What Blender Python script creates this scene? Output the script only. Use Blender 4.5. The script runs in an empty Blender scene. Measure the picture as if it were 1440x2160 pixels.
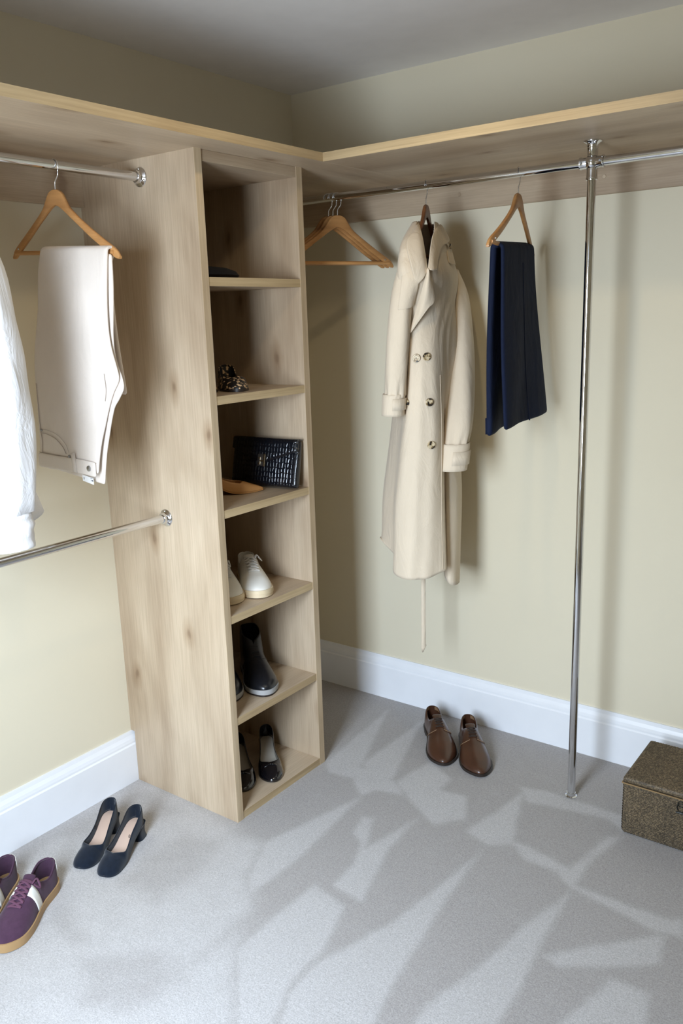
import bpy, bmesh, math, random
from mathutils import Vector, Matrix
from mathutils.bvhtree import BVHTree
random.seed(7)
SC = bpy.context.scene
COL = SC.collection
R = math.radians

# ------------------------------------------------------------------ camera
cam_d = bpy.data.cameras.new('camera'); cam = bpy.data.objects.new('camera', cam_d); COL.objects.link(cam)
cr_, cu_, cf_ = Vector((0.80505, 0.59237, -0.03141)), Vector((-0.10906, 0.19985, 0.97374)), Vector((-0.58309, 0.78049, -0.22549))
M4 = Matrix((cr_, cu_, -cf_)).transposed().to_4x4(); M4.translation = Vector((2.20423, -2.71282, 1.55188))
cam.matrix_world = M4
cam_d.sensor_fit = 'HORIZONTAL'; cam_d.sensor_width = 36.0; cam_d.lens = 36.0 * 1777.76 / 1440.0
cam_d.clip_start = 0.02
SC.camera = cam

# ------------------------------------------------------------------ world, lights, exposure
w = bpy.data.worlds.new('world'); SC.world = w; w.use_nodes = True
w.node_tree.nodes['Background'].inputs[0].default_value = (0.70, 0.82, 1.0, 1)
w.node_tree.nodes['Background'].inputs[1].default_value = 1.0
WIN = dict(x0=0.98, x1=1.56, z0=0.50, z1=1.90, y=-2.82)
ld = bpy.data.lights.new('window_daylight', 'AREA'); ld.shape = 'RECTANGLE'; ld.size = 0.54; ld.size_y = 1.24
ld.energy = 58; ld.color = (0.70, 0.835, 1.0); ld.spread = R(150)
lo = bpy.data.objects.new('window_daylight', ld); COL.objects.link(lo)
lo.location = (1.27, -2.92, 1.22); lo.rotation_euler = (R(90 - 33), 0, R(22))      # sky light comes in slanting downwards, towards +y
gd = bpy.data.lights.new('upward_fill_light', 'AREA'); gd.shape = 'RECTANGLE'; gd.size = 0.54; gd.size_y = 1.24
gd.energy = 7.5; gd.color = (1.0, 0.94, 0.80)                               # upward fill added at the window to brighten ceiling and upper walls
go = bpy.data.objects.new('upward_fill_light', gd); COL.objects.link(go)
go.location = (1.27, -2.93, 1.22); go.rotation_euler = (R(90 + 28), 0, 0)
sd = bpy.data.lights.new('downlight_beam', 'SPOT'); sd.energy = 7.5; sd.color = (1.0, 0.80, 0.50)
sd.spot_size = R(146); sd.spot_blend = 0.35; sd.shadow_soft_size = 0.03
so = bpy.data.objects.new('downlight_beam', sd); COL.objects.link(so); so.location = (1.19, -1.14, 2.355)
VS = SC.view_settings
VS.view_transform = 'Standard'; VS.look = 'None'; VS.gamma = 1.0; VS.use_curve_mapping = False
VS.exposure = 0.17
SC.cycles.use_denoising = True
SC.cycles.max_bounces = 8; SC.cycles.diffuse_bounces = 6; SC.cycles.glossy_bounces = 3
SC.cycles.caustics_reflective = False; SC.cycles.caustics_refractive = False
SC.cycles.use_adaptive_sampling = True; SC.cycles.adaptive_threshold = 0.03
SC.cycles.sample_clamp_indirect = 6.0

# ------------------------------------------------------------------ materials
def nodes(name):
    m = bpy.data.materials.new(name); m.use_nodes = True
    nt = m.node_tree; b = nt.nodes['Principled BSDF']
    return m, nt, b
def N(nt, typ, **kw):
    n = nt.nodes.new(typ)
    for k, v in kw.items():
        if k in n.inputs.keys(): n.inputs[k].default_value = v
        else: setattr(n, k, v)
    return n
def ramp(nt, fac, stops):
    r = nt.nodes.new('ShaderNodeValToRGB'); e = r.color_ramp.elements
    e[0].position, e[0].color = stops[0][0], (*stops[0][1], 1)
    e[1].position, e[1].color = stops[-1][0], (*stops[-1][1], 1)
    for p, c in stops[1:-1]:
        x = e.new(p); x.color = (*c, 1)
    nt.links.new(fac, r.inputs[0]); return r.outputs[0]
def coords(nt, scale=(1, 1, 1), which='Object'):
    t = nt.nodes.new('ShaderNodeTexCoord'); mp = nt.nodes.new('ShaderNodeMapping')
    mp.inputs['Scale'].default_value = scale
    nt.links.new(t.outputs[which], mp.inputs[0]); return mp.outputs[0]
def noise(nt, vec, scale, detail=3, rough=.5, dist=0.):
    n = N(nt, 'ShaderNodeTexNoise', Scale=scale, Detail=detail, Roughness=rough, Distortion=dist)
    nt.links.new(vec, n.inputs['Vector']); return n.outputs['Fac']
def mix(nt, a, b, fac, mode='MIX'):
    n = nt.nodes.new('ShaderNodeMix'); n.data_type = 'RGBA'; n.blend_type = mode
    for s, v in ((0, fac), (6, a), (7, b)):
        if hasattr(v, 'is_linked') or hasattr(v, 'links'): nt.links.new(v, n.inputs[s])
        elif s == 0: n.inputs[0].default_value = v
        else: n.inputs[s].default_value = (*v, 1)
    return n.outputs[2]
def bump(nt, b, height, strength=.2, dist=.001):
    n = N(nt, 'ShaderNodeBump', Strength=strength, Distance=dist)
    nt.links.new(height, n.inputs['Height']); nt.links.new(n.outputs[0], b.inputs['Normal'])
def plain(name, col, rough=.5, metal=0., var=.08, vscale=12., bscale=0., bstr=.15, bdist=.001, spec=None, coat=0., sheen=0., wr=0.):
    m, nt, b = nodes(name); v = coords(nt)
    c2 = tuple(c * (1 - var) for c in col); c1 = tuple(min(1, c * (1 + var)) for c in col)
    nt.links.new(ramp(nt, noise(nt, v, vscale, 3), [(.3, c2), (.7, c1)]), b.inputs['Base Color'])
    b.inputs['Roughness'].default_value = rough; b.inputs['Metallic'].default_value = metal
    if spec is not None: b.inputs['Specular IOR Level'].default_value = spec
    if coat: b.inputs['Coat Weight'].default_value = coat; b.inputs['Coat Roughness'].default_value = .08
    if sheen: b.inputs['Sheen Weight'].default_value = sheen; b.inputs['Sheen Roughness'].default_value = .5
    if wr:                                                        # soft creases plus the cloth's own weave
        n1 = N(nt, 'ShaderNodeBump', Strength=wr, Distance=.012); nt.links.new(noise(nt, coords(nt, (1.6, 1.6, .7)), 11, 4, .55, .8), n1.inputs['Height'])
        n2 = N(nt, 'ShaderNodeBump', Strength=bstr, Distance=bdist); nt.links.new(noise(nt, v, bscale, 2), n2.inputs['Height'])
        nt.links.new(n1.outputs[0], n2.inputs['Normal']); nt.links.new(n2.outputs[0], b.inputs['Normal'])
    elif bscale: bump(nt, b, noise(nt, v, bscale, 2), bstr, bdist)
    return m
def wood(name, axis, light=(.56, .45, .325), dark=(.36, .26, .17), rough=.48, knots=True, cross=4.6, off=0.):
    m, nt, b = nodes(name)
    s = [cross, cross, cross]; s['xyz'.index(axis)] = .55
    v = coords(nt, s)
    if off: v.node.inputs['Location'].default_value = (off, off * 1.7, off * .6)
    streak = noise(nt, v, 1.0, 5, .55, .35)
    s2 = [220., 220., 220.]; s2['xyz'.index(axis)] = 6.
    fine = noise(nt, coords(nt, s2), 1.0, 3, .6)
    mid = tuple((a + c) / 2 for a, c in zip(light, dark))
    c = ramp(nt, streak, [(.28, dark), (.42, mid), (.58, light), (.76, tuple(min(1, x * 1.1) for x in light))])
    c = mix(nt, c, ramp(nt, fine, [(.35, (.80, .77, .74)), (.65, (1.06, 1.05, 1.04))]), .55, 'MULTIPLY')
    s4 = [2.2, 2.2, 2.2]; s4['xyz'.index(axis)] = .9
    vb = coords(nt, s4); vb.node.inputs['Location'].default_value = (off + .4, off * .7, 1.3)
    c = mix(nt, c, ramp(nt, noise(nt, vb, 1.6, 3, .55, .6), [(.34, (.76, .72, .68)), (.55, (1., 1., 1.)), (.75, (1.08, 1.08, 1.08))]), .85, 'MULTIPLY')
    if knots:
        s3 = [4.2, 4.2, 4.2]; s3['xyz'.index(axis)] = 1.9
        vv = coords(nt, s3); vv.node.inputs['Location'].default_value = (off * 1.3 + .2, off + .37, 0)
        if axis == 'z': vv.node.inputs['Rotation'].default_value = (R(90), 0, 0)
        vo = N(nt, 'ShaderNodeTexVoronoi', Scale=1.0); vo.voronoi_dimensions = '2D'; vo.inputs['Randomness'].default_value = 1.0
        dn = N(nt, 'ShaderNodeTexNoise', Scale=5.0); nt.links.new(vv, dn.inputs['Vector'])
        ad = nt.nodes.new('ShaderNodeMixRGB'); ad.blend_type = 'ADD'; ad.inputs[0].default_value = .10
        nt.links.new(vv, ad.inputs[1]); nt.links.new(dn.outputs['Color'], ad.inputs[2])
        nt.links.new(ad.outputs[0], vo.inputs['Vector'])
        k = ramp(nt, vo.outputs['Distance'], [(.015, (.48, .40, .34)), (.045, (.76, .70, .64)), (.13, (1, 1, 1))])
        c = mix(nt, c, k, .9, 'MULTIPLY')
    nt.links.new(c, b.inputs['Base Color']); b.inputs['Roughness'].default_value = rough
    bump(nt, b, fine, .12, .0006)
    return m
def wall_paint():
    m, nt, b = nodes('cream_wall_paint'); v = coords(nt)
    nt.links.new(ramp(nt, noise(nt, v, 1.4, 2), [(.3, (.700, .638, .490)), (.7, (.730, .668, .520))]), b.inputs['Base Color'])
    b.inputs['Roughness'].default_value = .85; b.inputs['Specular IOR Level'].default_value = .2
    bump(nt, b, noise(nt, v, 260, 2), .08, .0008); return m
def carpet_mat():
    m, nt, b = nodes('grey_carpet_pile'); v = coords(nt)
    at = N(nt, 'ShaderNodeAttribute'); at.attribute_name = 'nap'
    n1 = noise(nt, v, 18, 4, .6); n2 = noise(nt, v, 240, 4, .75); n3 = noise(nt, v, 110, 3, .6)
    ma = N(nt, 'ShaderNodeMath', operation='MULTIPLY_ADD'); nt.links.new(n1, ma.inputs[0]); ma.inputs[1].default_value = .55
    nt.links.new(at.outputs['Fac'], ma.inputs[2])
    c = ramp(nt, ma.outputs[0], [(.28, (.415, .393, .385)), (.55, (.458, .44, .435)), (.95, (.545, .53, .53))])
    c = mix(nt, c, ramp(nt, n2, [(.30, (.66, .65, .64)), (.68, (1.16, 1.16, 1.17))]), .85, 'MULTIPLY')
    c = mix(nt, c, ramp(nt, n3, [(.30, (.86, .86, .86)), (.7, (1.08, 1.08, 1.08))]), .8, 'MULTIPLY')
    nt.links.new(c, b.inputs['Base Color']); b.inputs['Roughness'].default_value = 1.0
    b.inputs['Specular IOR Level'].default_value = .05; b.inputs['Sheen Weight'].default_value = .15
    bump(nt, b, n2, .55, .004); return m
def leopard():
    m, nt, b = nodes('leopard_print'); v = coords(nt)
    vo = N(nt, 'ShaderNodeTexVoronoi', Scale=95.0); vo.feature = 'SMOOTH_F1'
    dn = N(nt, 'ShaderNodeTexNoise', Scale=60.0); nt.links.new(v, dn.inputs['Vector'])
    ad = nt.nodes.new('ShaderNodeMixRGB'); ad.blend_type = 'ADD'; ad.inputs[0].default_value = .02
    nt.links.new(v, ad.inputs[1]); nt.links.new(dn.outputs['Color'], ad.inputs[2]); nt.links.new(ad.outputs[0], vo.inputs['Vector'])
    nt.links.new(ramp(nt, vo.outputs['Distance'], [(.30, (.62, .42, .24)), (.42, (.012, .010, .010))]), b.inputs['Base Color'])
    b.inputs['Roughness'].default_value = .45; return m
def croc():
    m, nt, b = nodes('black_croc_leather'); v = coords(nt, (84, 1, 60))
    br = N(nt, 'ShaderNodeTexVoronoi', Scale=1.0); br.feature = 'DISTANCE_TO_EDGE'; br.inputs['Randomness'].default_value = .35
    nt.links.new(v, br.inputs['Vector'])
    h = ramp(nt, br.outputs['Distance'], [(.02, (0, 0, 0)), (.22, (1, 1, 1))])
    b.inputs['Base Color'].default_value = (.004, .005, .008, 1); b.inputs['Roughness'].default_value = .22
    b.inputs['Coat Weight'].default_value = .4
    bump(nt, b, h, .9, .0012); return m
def tortoise():
    m, nt, b = nodes('tortoiseshell_button'); v = coords(nt)
    nt.links.new(ramp(nt, noise(nt, v, 95, 1), [(.42, (.02, .014, .010)), (.50, (.36, .26, .13)), (.6, (.60, .50, .34))]), b.inputs['Base Color'])
    b.inputs['Roughness'].default_value = .45; return m
def seagrass():
    m, nt, b = nodes('woven_seagrass'); v = coords(nt)
    vo = N(nt, 'ShaderNodeTexVoronoi', Scale=330.0); nt.links.new(v, vo.inputs['Vector'])
    sep = nt.nodes.new('ShaderNodeSeparateColor'); nt.links.new(vo.outputs['Color'], sep.inputs[0])
    c = ramp(nt, sep.outputs[0], [(.0, (.050, .037, .022)), (.5, (.095, .070, .042)), (1., (.20, .15, .088))])
    c = mix(nt, c, ramp(nt, noise(nt, v, 10, 3), [(.3, (.75, .75, .75)), (.7, (1.15, 1.12, 1.08))]), 1., 'MULTIPLY')
    nt.links.new(c, b.inputs['Base Color']); b.inputs['Roughness'].default_value = .6
    bump(nt, b, noise(nt, v, 500, 2), .3, .0006); return m
MAT = dict(
    wall=wall_paint(), carpet=carpet_mat(),
    ceiling=plain('white_ceiling_paint', (.87, .86, .85), .9, var=.02, spec=.1),
    white=plain('white_gloss_trim', (.84, .86, .90), .35, var=.015),
    oak_z=wood('oak_upright', 'z'), oak_x=wood('oak_lengthwise_x', 'x', off=3.1), oak_y=wood('oak_lengthwise_y', 'y', off=5.3),
    oak_in=wood('oak_inner_upright', 'z', off=8.7),
    edge_x=wood('oak_edge_x', 'x', (.55, .42, .245), (.40, .29, .155), knots=False, cross=30),
    edge_y=wood('oak_edge_y', 'y', (.55, .42, .245), (.40, .29, .155), knots=False, cross=30),
    edge_z=wood('oak_edge_z', 'z', (.57, .45, .30), (.45, .34, .21), knots=False, cross=30),
    chrome=plain('polished_chrome', (.72, .73, .75), .07, 1., var=.01),
    wire=plain('hook_wire', (.75, .75, .76), .22, 1., var=.02),
    beech=wood('beech_hanger', 'x', (.53, .275, .10), (.40, .19, .065), .38, False, 26),
    walnut=wood('brown_hanger', 'x', (.24, .095, .035), (.15, .055, .02), .3, False, 26),
    jeans=plain('cream_denim', (.73, .655, .585), .9, var=.03, bscale=900, bstr=.25, bdist=.0008, spec=.15, sheen=.2, wr=.25),
    seam=plain('taupe_seam', (.42, .36, .31), .9),  # darker tone of the denim seams themselves
    navy=plain('navy_wool', (.0045, .0095, .031), .85, var=.15, bscale=700, bstr=.2, spec=.25, wr=.5),
    trench=plain('beige_gabardine', (.69, .585, .45), .8, var=.03, vscale=5, bscale=800, bstr=.12, spec=.2, sheen=.15, wr=.45),
    lining=plain('pale_lining', (.62, .58, .56), .6),
    shirt=plain('white_cotton', (.86, .86, .88), .8, var=.015, bscale=500, bstr=.08, spec=.2, sheen=.1, wr=.5),
    tort=tortoise(), steel=plain('dull_metal', (.38, .38, .38), .35, 1.),
    tag=plain('white_label', (.85, .85, .85), .7), ink=plain('label_print', (.06, .07, .11), .8),
    purple=plain('purple_suede', (.070, .034, .062), .95, var=.12, vscale=60, bscale=500, bstr=.3, spec=.1, sheen=.15),
    purple_in=plain('purple_lining', (.075, .03, .085), .9),
    lace_p=plain('purple_lace', (.12, .046, .085), .9, bscale=900),
    gum=plain('gum_rubber', (.40, .25, .115), .55, var=.05),
    stripe=plain('white_leather', (.78, .77, .72), .5),
    pump=plain('navy_suede', (.008, .013, .024), .95, var=.2, vscale=80, bscale=600, bstr=.3, spec=.1, sheen=.25),
    insole=plain('pale_insole', (.55, .40, .32), .6, var=.03), insole_w=plain('cream_insole', (.55, .50, .42), .6),
    brown=plain('brown_leather', (.058, .024, .013), .30, var=.2, vscale=14, coat=.25), brown_in=plain('tan_lining', (.22, .13, .07), .6),
    welt=plain('dark_welt', (.022, .015, .012), .45), lace_b=plain('dark_brown_lace', (.022, .013, .010), .7),
    patent=plain('black_patent', (.004, .004, .006), .06, coat=.8), croc=croc(), black=plain('black_leather', (.006, .007, .010), .28, coat=.2),
    grey_sole=plain('grey_rubber', (.34, .34, .34), .7), dark=plain('dark_felt', (.006, .007, .012), .9),
    wleather=plain('white_sneaker_leather', (.76, .74, .68), .5, var=.03), wsole=plain('cream_rubber', (.68, .56, .38), .6, var=.05),
    lace_w=plain('white_lace', (.78, .76, .72), .8), tan=plain('tan_leather', (.47, .23, .075), .45, var=.08),
    leo=leopard(), gold=plain('pale_gold', (.85, .70, .48), .15, 1.), sea=seagrass(), sea_rim=plain('seagrass_edge', (.25, .16, .07), .7),
    wireb=plain('black_wire', (.01, .012, .01), .35), glass=None)
def glass_mat():
    m, nt, b = nodes('window_glass'); out = nt.nodes['Material Output']
    tr = nt.nodes.new('ShaderNodeBsdfTransparent'); gl = N(nt, 'ShaderNodeBsdfGlossy', Roughness=.02); mx = N(nt, 'ShaderNodeMixShader'); mx.inputs[0].default_value = .06
    nt.links.new(tr.outputs[0], mx.inputs[1]); nt.links.new(gl.outputs[0], mx.inputs[2]); nt.links.new(mx.outputs[0], out.inputs['Surface']); return m
MAT['glass'] = glass_mat()
def lamp_mat():
    m, nt, b = nodes('lamp_lens'); b.inputs['Emission Color'].default_value = (1, .82, .55, 1); b.inputs['Emission Strength'].default_value = 2.0; return m
MAT['lamp'] = lamp_mat()

# ------------------------------------------------------------------ builders
def tag(o, label=None, cat=None, group=None, kind=None):
    if label: o['label'] = label
    if cat: o['category'] = cat
    if group: o['group'] = group
    if kind: o['kind'] = kind
    return o
def thing(name, label, cat, loc=(0, 0, 0), rotz=0., group=None, rot=None):
    o = bpy.data.objects.new(name, None); o.empty_display_size = .05; COL.objects.link(o); o.location = loc
    o.rotation_euler = rot if rot else (0, 0, rotz)
    return tag(o, label, cat, group)
def mesh(name, verts, faces, mat, parent=None, smooth=True, world=False, auto=None):
    """one mesh object; world=True: verts are world coordinates, moved into the unrotated parent's frame"""
    me = bpy.data.meshes.new(name)
    if world and parent is not None:
        q = parent
        off = Vector((0, 0, 0))
        while q is not None: off += Vector(q.location); q = q.parent
        verts = [Vector(v) - off for v in verts]
    me.from_pydata([tuple(v) for v in verts], [], faces); me.validate()
    bm = bmesh.new(); bm.from_mesh(me); bmesh.ops.remove_doubles(bm, verts=bm.verts, dist=1e-6); bmesh.ops.recalc_face_normals(bm, faces=bm.faces)
    bm.to_mesh(me); bm.free()
    if smooth:
        for p in me.polygons: p.use_smooth = True
        if auto:
            try: me.set_sharp_from_angle(angle=R(auto))
            except Exception: pass
    me.materials.append(MAT[mat] if isinstance(mat, str) else mat)
    o = bpy.data.objects.new(name, me); COL.objects.link(o)
    if parent is not None: o.parent = parent
    return o
def boxv(x0, x1, y0, y1, z0, z1):
    return [(x0, y0, z0), (x1, y0, z0), (x1, y1, z0), (x0, y1, z0), (x0, y0, z1), (x1, y0, z1), (x1, y1, z1), (x0, y1, z1)]
BOXF = [(0, 3, 2, 1), (4, 5, 6, 7), (0, 1, 5, 4), (1, 2, 6, 5), (2, 3, 7, 6), (3, 0, 4, 7)]
def bevel_mod(o, wd, seg=2):
    b = o.modifiers.new('bevel', 'BEVEL'); b.width = wd; b.segments = seg; b.limit_method = 'ANGLE'; b.angle_limit = R(40); return o
def box(name, x0, x1, y0, y1, z0, z1, mat, parent=None, bev=.0012, world=True):
    o = mesh(name, boxv(x0, x1, y0, y1, z0, z1), BOXF, mat, parent, smooth=False, world=world)
    if bev: bevel_mod(o, bev)
    return o
def prism(name, poly, axis, a0, a1, mat, parent=None, world=True, smooth=False, bev=0.):
    """polygon (2D) extruded along axis between a0 and a1"""
    n = len(poly)
    def P(p, a): return {'x': (a, p[0], p[1]), 'y': (p[0], a, p[1]), 'z': (p[0], p[1], a)}[axis]
    v = [P(p, a0) for p in poly] + [P(p, a1) for p in poly]
    f = [tuple(range(n)), tuple(range(2 * n - 1, n - 1, -1))] + [(i, (i + 1) % n, n + (i + 1) % n, n + i) for i in range(n)]
    o = mesh(name, v, f, mat, parent, smooth=smooth, world=world, auto=35)
    if bev: bevel_mod(o, bev)
    return o
def crom(pts, n, closed=False):
    pts = [Vector(p) for p in pts]; m = len(pts); out = []
    segs = m if closed else m - 1
    for i in range(n):
        t = i * segs / (n if closed else n - 1); k = min(int(t), segs - 1); u = t - k
        g = (lambda j: pts[j % m]) if closed else (lambda j: pts[max(0, min(m - 1, j))])
        p0, p1, p2, p3 = g(k - 1), g(k), g(k + 1), g(k + 2)
        if not closed:
            if k == 0: p0 = p1 * 2 - p2
            if k + 2 > m - 1: p3 = p2 * 2 - p1
        out.append(.5 * ((2 * p1) + (p2 - p0) * u + (2 * p0 - 5 * p1 + 4 * p2 - p3) * u * u + (3 * p1 - p0 - 3 * p2 + p3) * u ** 3))
    return out
def interp(tab, t):
    """smooth 1-D interpolation through (t, value) knots"""
    if t <= tab[0][0]: return tab[0][1]
    for i in range(len(tab) - 1):
        a, b = tab[i], tab[i + 1]
        if t <= b[0]:
            u = (t - a[0]) / (b[0] - a[0])
            pa = tab[i - 1] if i else (2 * a[0] - b[0], 2 * a[1] - b[1]); pb = tab[i + 2] if i + 2 < len(tab) else (2 * b[0] - a[0], 2 * b[1] - a[1])
            m1 = (b[1] - pa[1]) / (b[0] - pa[0]) * (b[0] - a[0]); m2 = (pb[1] - a[1]) / (pb[0] - a[0]) * (b[0] - a[0])
            u2, u3 = u * u, u * u * u
            return (2 * u3 - 3 * u2 + 1) * a[1] + (u3 - 2 * u2 + u) * m1 + (-2 * u3 + 3 * u2) * b[1] + (u3 - u2) * m2
    return tab[-1][1]
def grid_mesh(name, grid, mat, parent=None, closed_u=False, world=True, solid=0., sub=0, caps=False, offset=0., smooth=True, wave=None):
    nv, nu = len(grid), len(grid[0]); v = [p for row in grid for p in row]; f = []
    for j in range(nv - 1):
        for i in range(nu if closed_u else nu - 1):
            f.append((j * nu + i, j * nu + (i + 1) % nu, (j + 1) * nu + (i + 1) % nu, (j + 1) * nu + i))
    if caps and closed_u:
        f.append(tuple(range(nu - 1, -1, -1))); f.append(tuple((nv - 1) * nu + i for i in range(nu)))
    o = mesh(name, v, f, mat, parent, smooth=smooth, world=world, auto=50 if caps else None)
    if solid:
        s = o.modifiers.new('solid', 'SOLIDIFY'); s.thickness = solid; s.offset = offset
    if sub:
        s = o.modifiers.new('sub', 'SUBSURF'); s.levels = sub; s.render_levels = sub
    return o
def surf(ctrl, nu, nv, closed_u=False):
    rows = [crom(r, nu, closed_u) for r in ctrl]
    cols = [crom([r[i] for r in rows], nv) for i in range(nu)]
    return [[cols[i][j] for i in range(nu)] for j in range(nv)]
def tube(name, path, rad, mat, parent=None, n=10, world=True, closed=False, res=None, flat=1.):
    """tube round a path; rad is a number or a list; flat squashes it into a ribbon"""
    pts = crom(path, res, closed) if res else [Vector(p) for p in path]
    m = len(pts); rads = rad if isinstance(rad, (list, tuple)) else [rad] * m
    if len(rads) != m: rads = [interp([(i / (len(rads) - 1), r) for i, r in enumerate(rads)], k / (m - 1)) for k in range(m)]
    t0 = (pts[1] - pts[0]).normalized(); up = Vector((0, 0, 1)) if abs(t0.z) < .9 else Vector((1, 0, 0))
    nrm = (up - t0 * up.dot(t0)).normalized(); rings = []
    for k in range(m):
        t = (pts[(k + 1) % m] - pts[k - 1]) if closed or 0 < k < m - 1 else (pts[1] - pts[0] if k == 0 else pts[-1] - pts[-2])
        t.normalize(); nrm = (nrm - t * nrm.dot(t)).normalized(); bn = t.cross(nrm)
        rings.append([pts[k] + (nrm * math.cos(2 * math.pi * i / n) * flat + bn * math.sin(2 * math.pi * i / n)) * rads[k] for i in range(n)])
    if closed: rings.append(rings[0])
    return grid_mesh(name, rings, mat, parent, True, world, caps=not closed)
def lathe(name, prof, mat, parent=None, origin=(0, 0, 0), axis='z', n=24, world=True):
    """prof: (radius, height) pairs turned about axis"""
    o = Vector(origin); rings = []
    for r, h in prof:
        ring = []
        for i in range(n):
            a = 2 * math.pi * i / n; c, s = math.cos(a) * r, math.sin(a) * r
            ring.append(o + Vector({'z': (c, s, h), 'y': (c, h, s), 'x': (h, c, s)}[axis]))
        rings.append(ring)
    return grid_mesh(name, rings, mat, parent, True, world, caps=True)
def struct(o): o['kind'] = 'structure'; return o

# ------------------------------------------------------------------ room shell
H, RX, RY, T = 2.3807, 4.2, -2.82, .10
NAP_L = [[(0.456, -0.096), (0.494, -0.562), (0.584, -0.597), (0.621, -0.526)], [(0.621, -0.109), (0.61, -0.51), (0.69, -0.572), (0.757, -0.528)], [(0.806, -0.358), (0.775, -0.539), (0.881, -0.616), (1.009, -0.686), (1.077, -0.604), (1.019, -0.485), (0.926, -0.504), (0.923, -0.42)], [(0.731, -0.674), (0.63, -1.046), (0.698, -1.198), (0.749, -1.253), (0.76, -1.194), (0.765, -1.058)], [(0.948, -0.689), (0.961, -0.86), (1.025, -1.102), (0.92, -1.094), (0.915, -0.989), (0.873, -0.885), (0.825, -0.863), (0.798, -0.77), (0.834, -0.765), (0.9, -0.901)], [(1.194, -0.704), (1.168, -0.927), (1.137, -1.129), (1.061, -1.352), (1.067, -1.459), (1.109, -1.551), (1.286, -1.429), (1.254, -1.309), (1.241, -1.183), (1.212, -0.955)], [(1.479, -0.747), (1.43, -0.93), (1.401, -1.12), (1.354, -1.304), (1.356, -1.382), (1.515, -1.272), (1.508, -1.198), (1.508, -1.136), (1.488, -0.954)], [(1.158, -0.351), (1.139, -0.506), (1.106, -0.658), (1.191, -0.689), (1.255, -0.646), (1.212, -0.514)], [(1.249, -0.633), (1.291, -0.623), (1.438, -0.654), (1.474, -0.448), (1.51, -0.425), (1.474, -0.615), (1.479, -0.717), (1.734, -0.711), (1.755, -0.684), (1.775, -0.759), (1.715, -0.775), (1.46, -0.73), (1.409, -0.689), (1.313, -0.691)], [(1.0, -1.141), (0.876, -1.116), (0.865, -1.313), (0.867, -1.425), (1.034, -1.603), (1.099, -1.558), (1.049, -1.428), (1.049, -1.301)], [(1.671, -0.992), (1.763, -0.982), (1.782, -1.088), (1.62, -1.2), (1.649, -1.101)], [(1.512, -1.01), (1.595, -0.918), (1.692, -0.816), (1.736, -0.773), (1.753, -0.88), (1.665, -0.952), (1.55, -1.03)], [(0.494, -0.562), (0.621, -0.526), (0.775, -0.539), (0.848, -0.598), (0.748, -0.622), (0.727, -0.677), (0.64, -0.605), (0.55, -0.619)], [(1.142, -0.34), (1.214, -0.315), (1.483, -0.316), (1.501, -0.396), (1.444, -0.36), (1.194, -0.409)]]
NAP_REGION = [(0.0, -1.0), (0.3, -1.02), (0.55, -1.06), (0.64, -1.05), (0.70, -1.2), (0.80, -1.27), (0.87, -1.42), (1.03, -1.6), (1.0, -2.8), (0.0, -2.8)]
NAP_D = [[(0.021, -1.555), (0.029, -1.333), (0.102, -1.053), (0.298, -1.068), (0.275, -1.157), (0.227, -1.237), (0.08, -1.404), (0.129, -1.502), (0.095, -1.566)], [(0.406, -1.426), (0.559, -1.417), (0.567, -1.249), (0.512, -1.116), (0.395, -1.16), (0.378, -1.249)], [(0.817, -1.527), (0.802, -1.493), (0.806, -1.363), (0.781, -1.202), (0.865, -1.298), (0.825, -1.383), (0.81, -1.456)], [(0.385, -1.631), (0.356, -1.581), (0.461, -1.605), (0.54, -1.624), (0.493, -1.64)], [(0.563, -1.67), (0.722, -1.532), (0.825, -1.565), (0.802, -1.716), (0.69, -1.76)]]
def sdist(poly, x, y):
    """signed distance, positive inside"""
    ins, d2 = False, 1e9; n = len(poly)
    for i in range(n):
        x1, y1 = poly[i]; x2, y2 = poly[(i + 1) % n]
        if (y1 > y) != (y2 > y) and x < (x2 - x1) * (y - y1) / (y2 - y1) + x1: ins = not ins
        dx, dy = x2 - x1, y2 - y1; t = max(0, min(1, ((x - x1) * dx + (y - y1) * dy) / (dx * dx + dy * dy + 1e-12)))
        d2 = min(d2, (x - x1 - t * dx) ** 2 + (y - y1 - t * dy) ** 2)
    return math.sqrt(d2) * (1 if ins else -1)
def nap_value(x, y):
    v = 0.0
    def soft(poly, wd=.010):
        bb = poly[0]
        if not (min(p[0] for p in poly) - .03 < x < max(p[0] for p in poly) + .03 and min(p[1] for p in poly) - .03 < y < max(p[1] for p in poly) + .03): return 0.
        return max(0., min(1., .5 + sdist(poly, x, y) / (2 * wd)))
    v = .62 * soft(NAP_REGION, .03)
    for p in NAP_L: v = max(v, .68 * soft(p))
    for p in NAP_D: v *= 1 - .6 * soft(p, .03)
    return v
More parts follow.
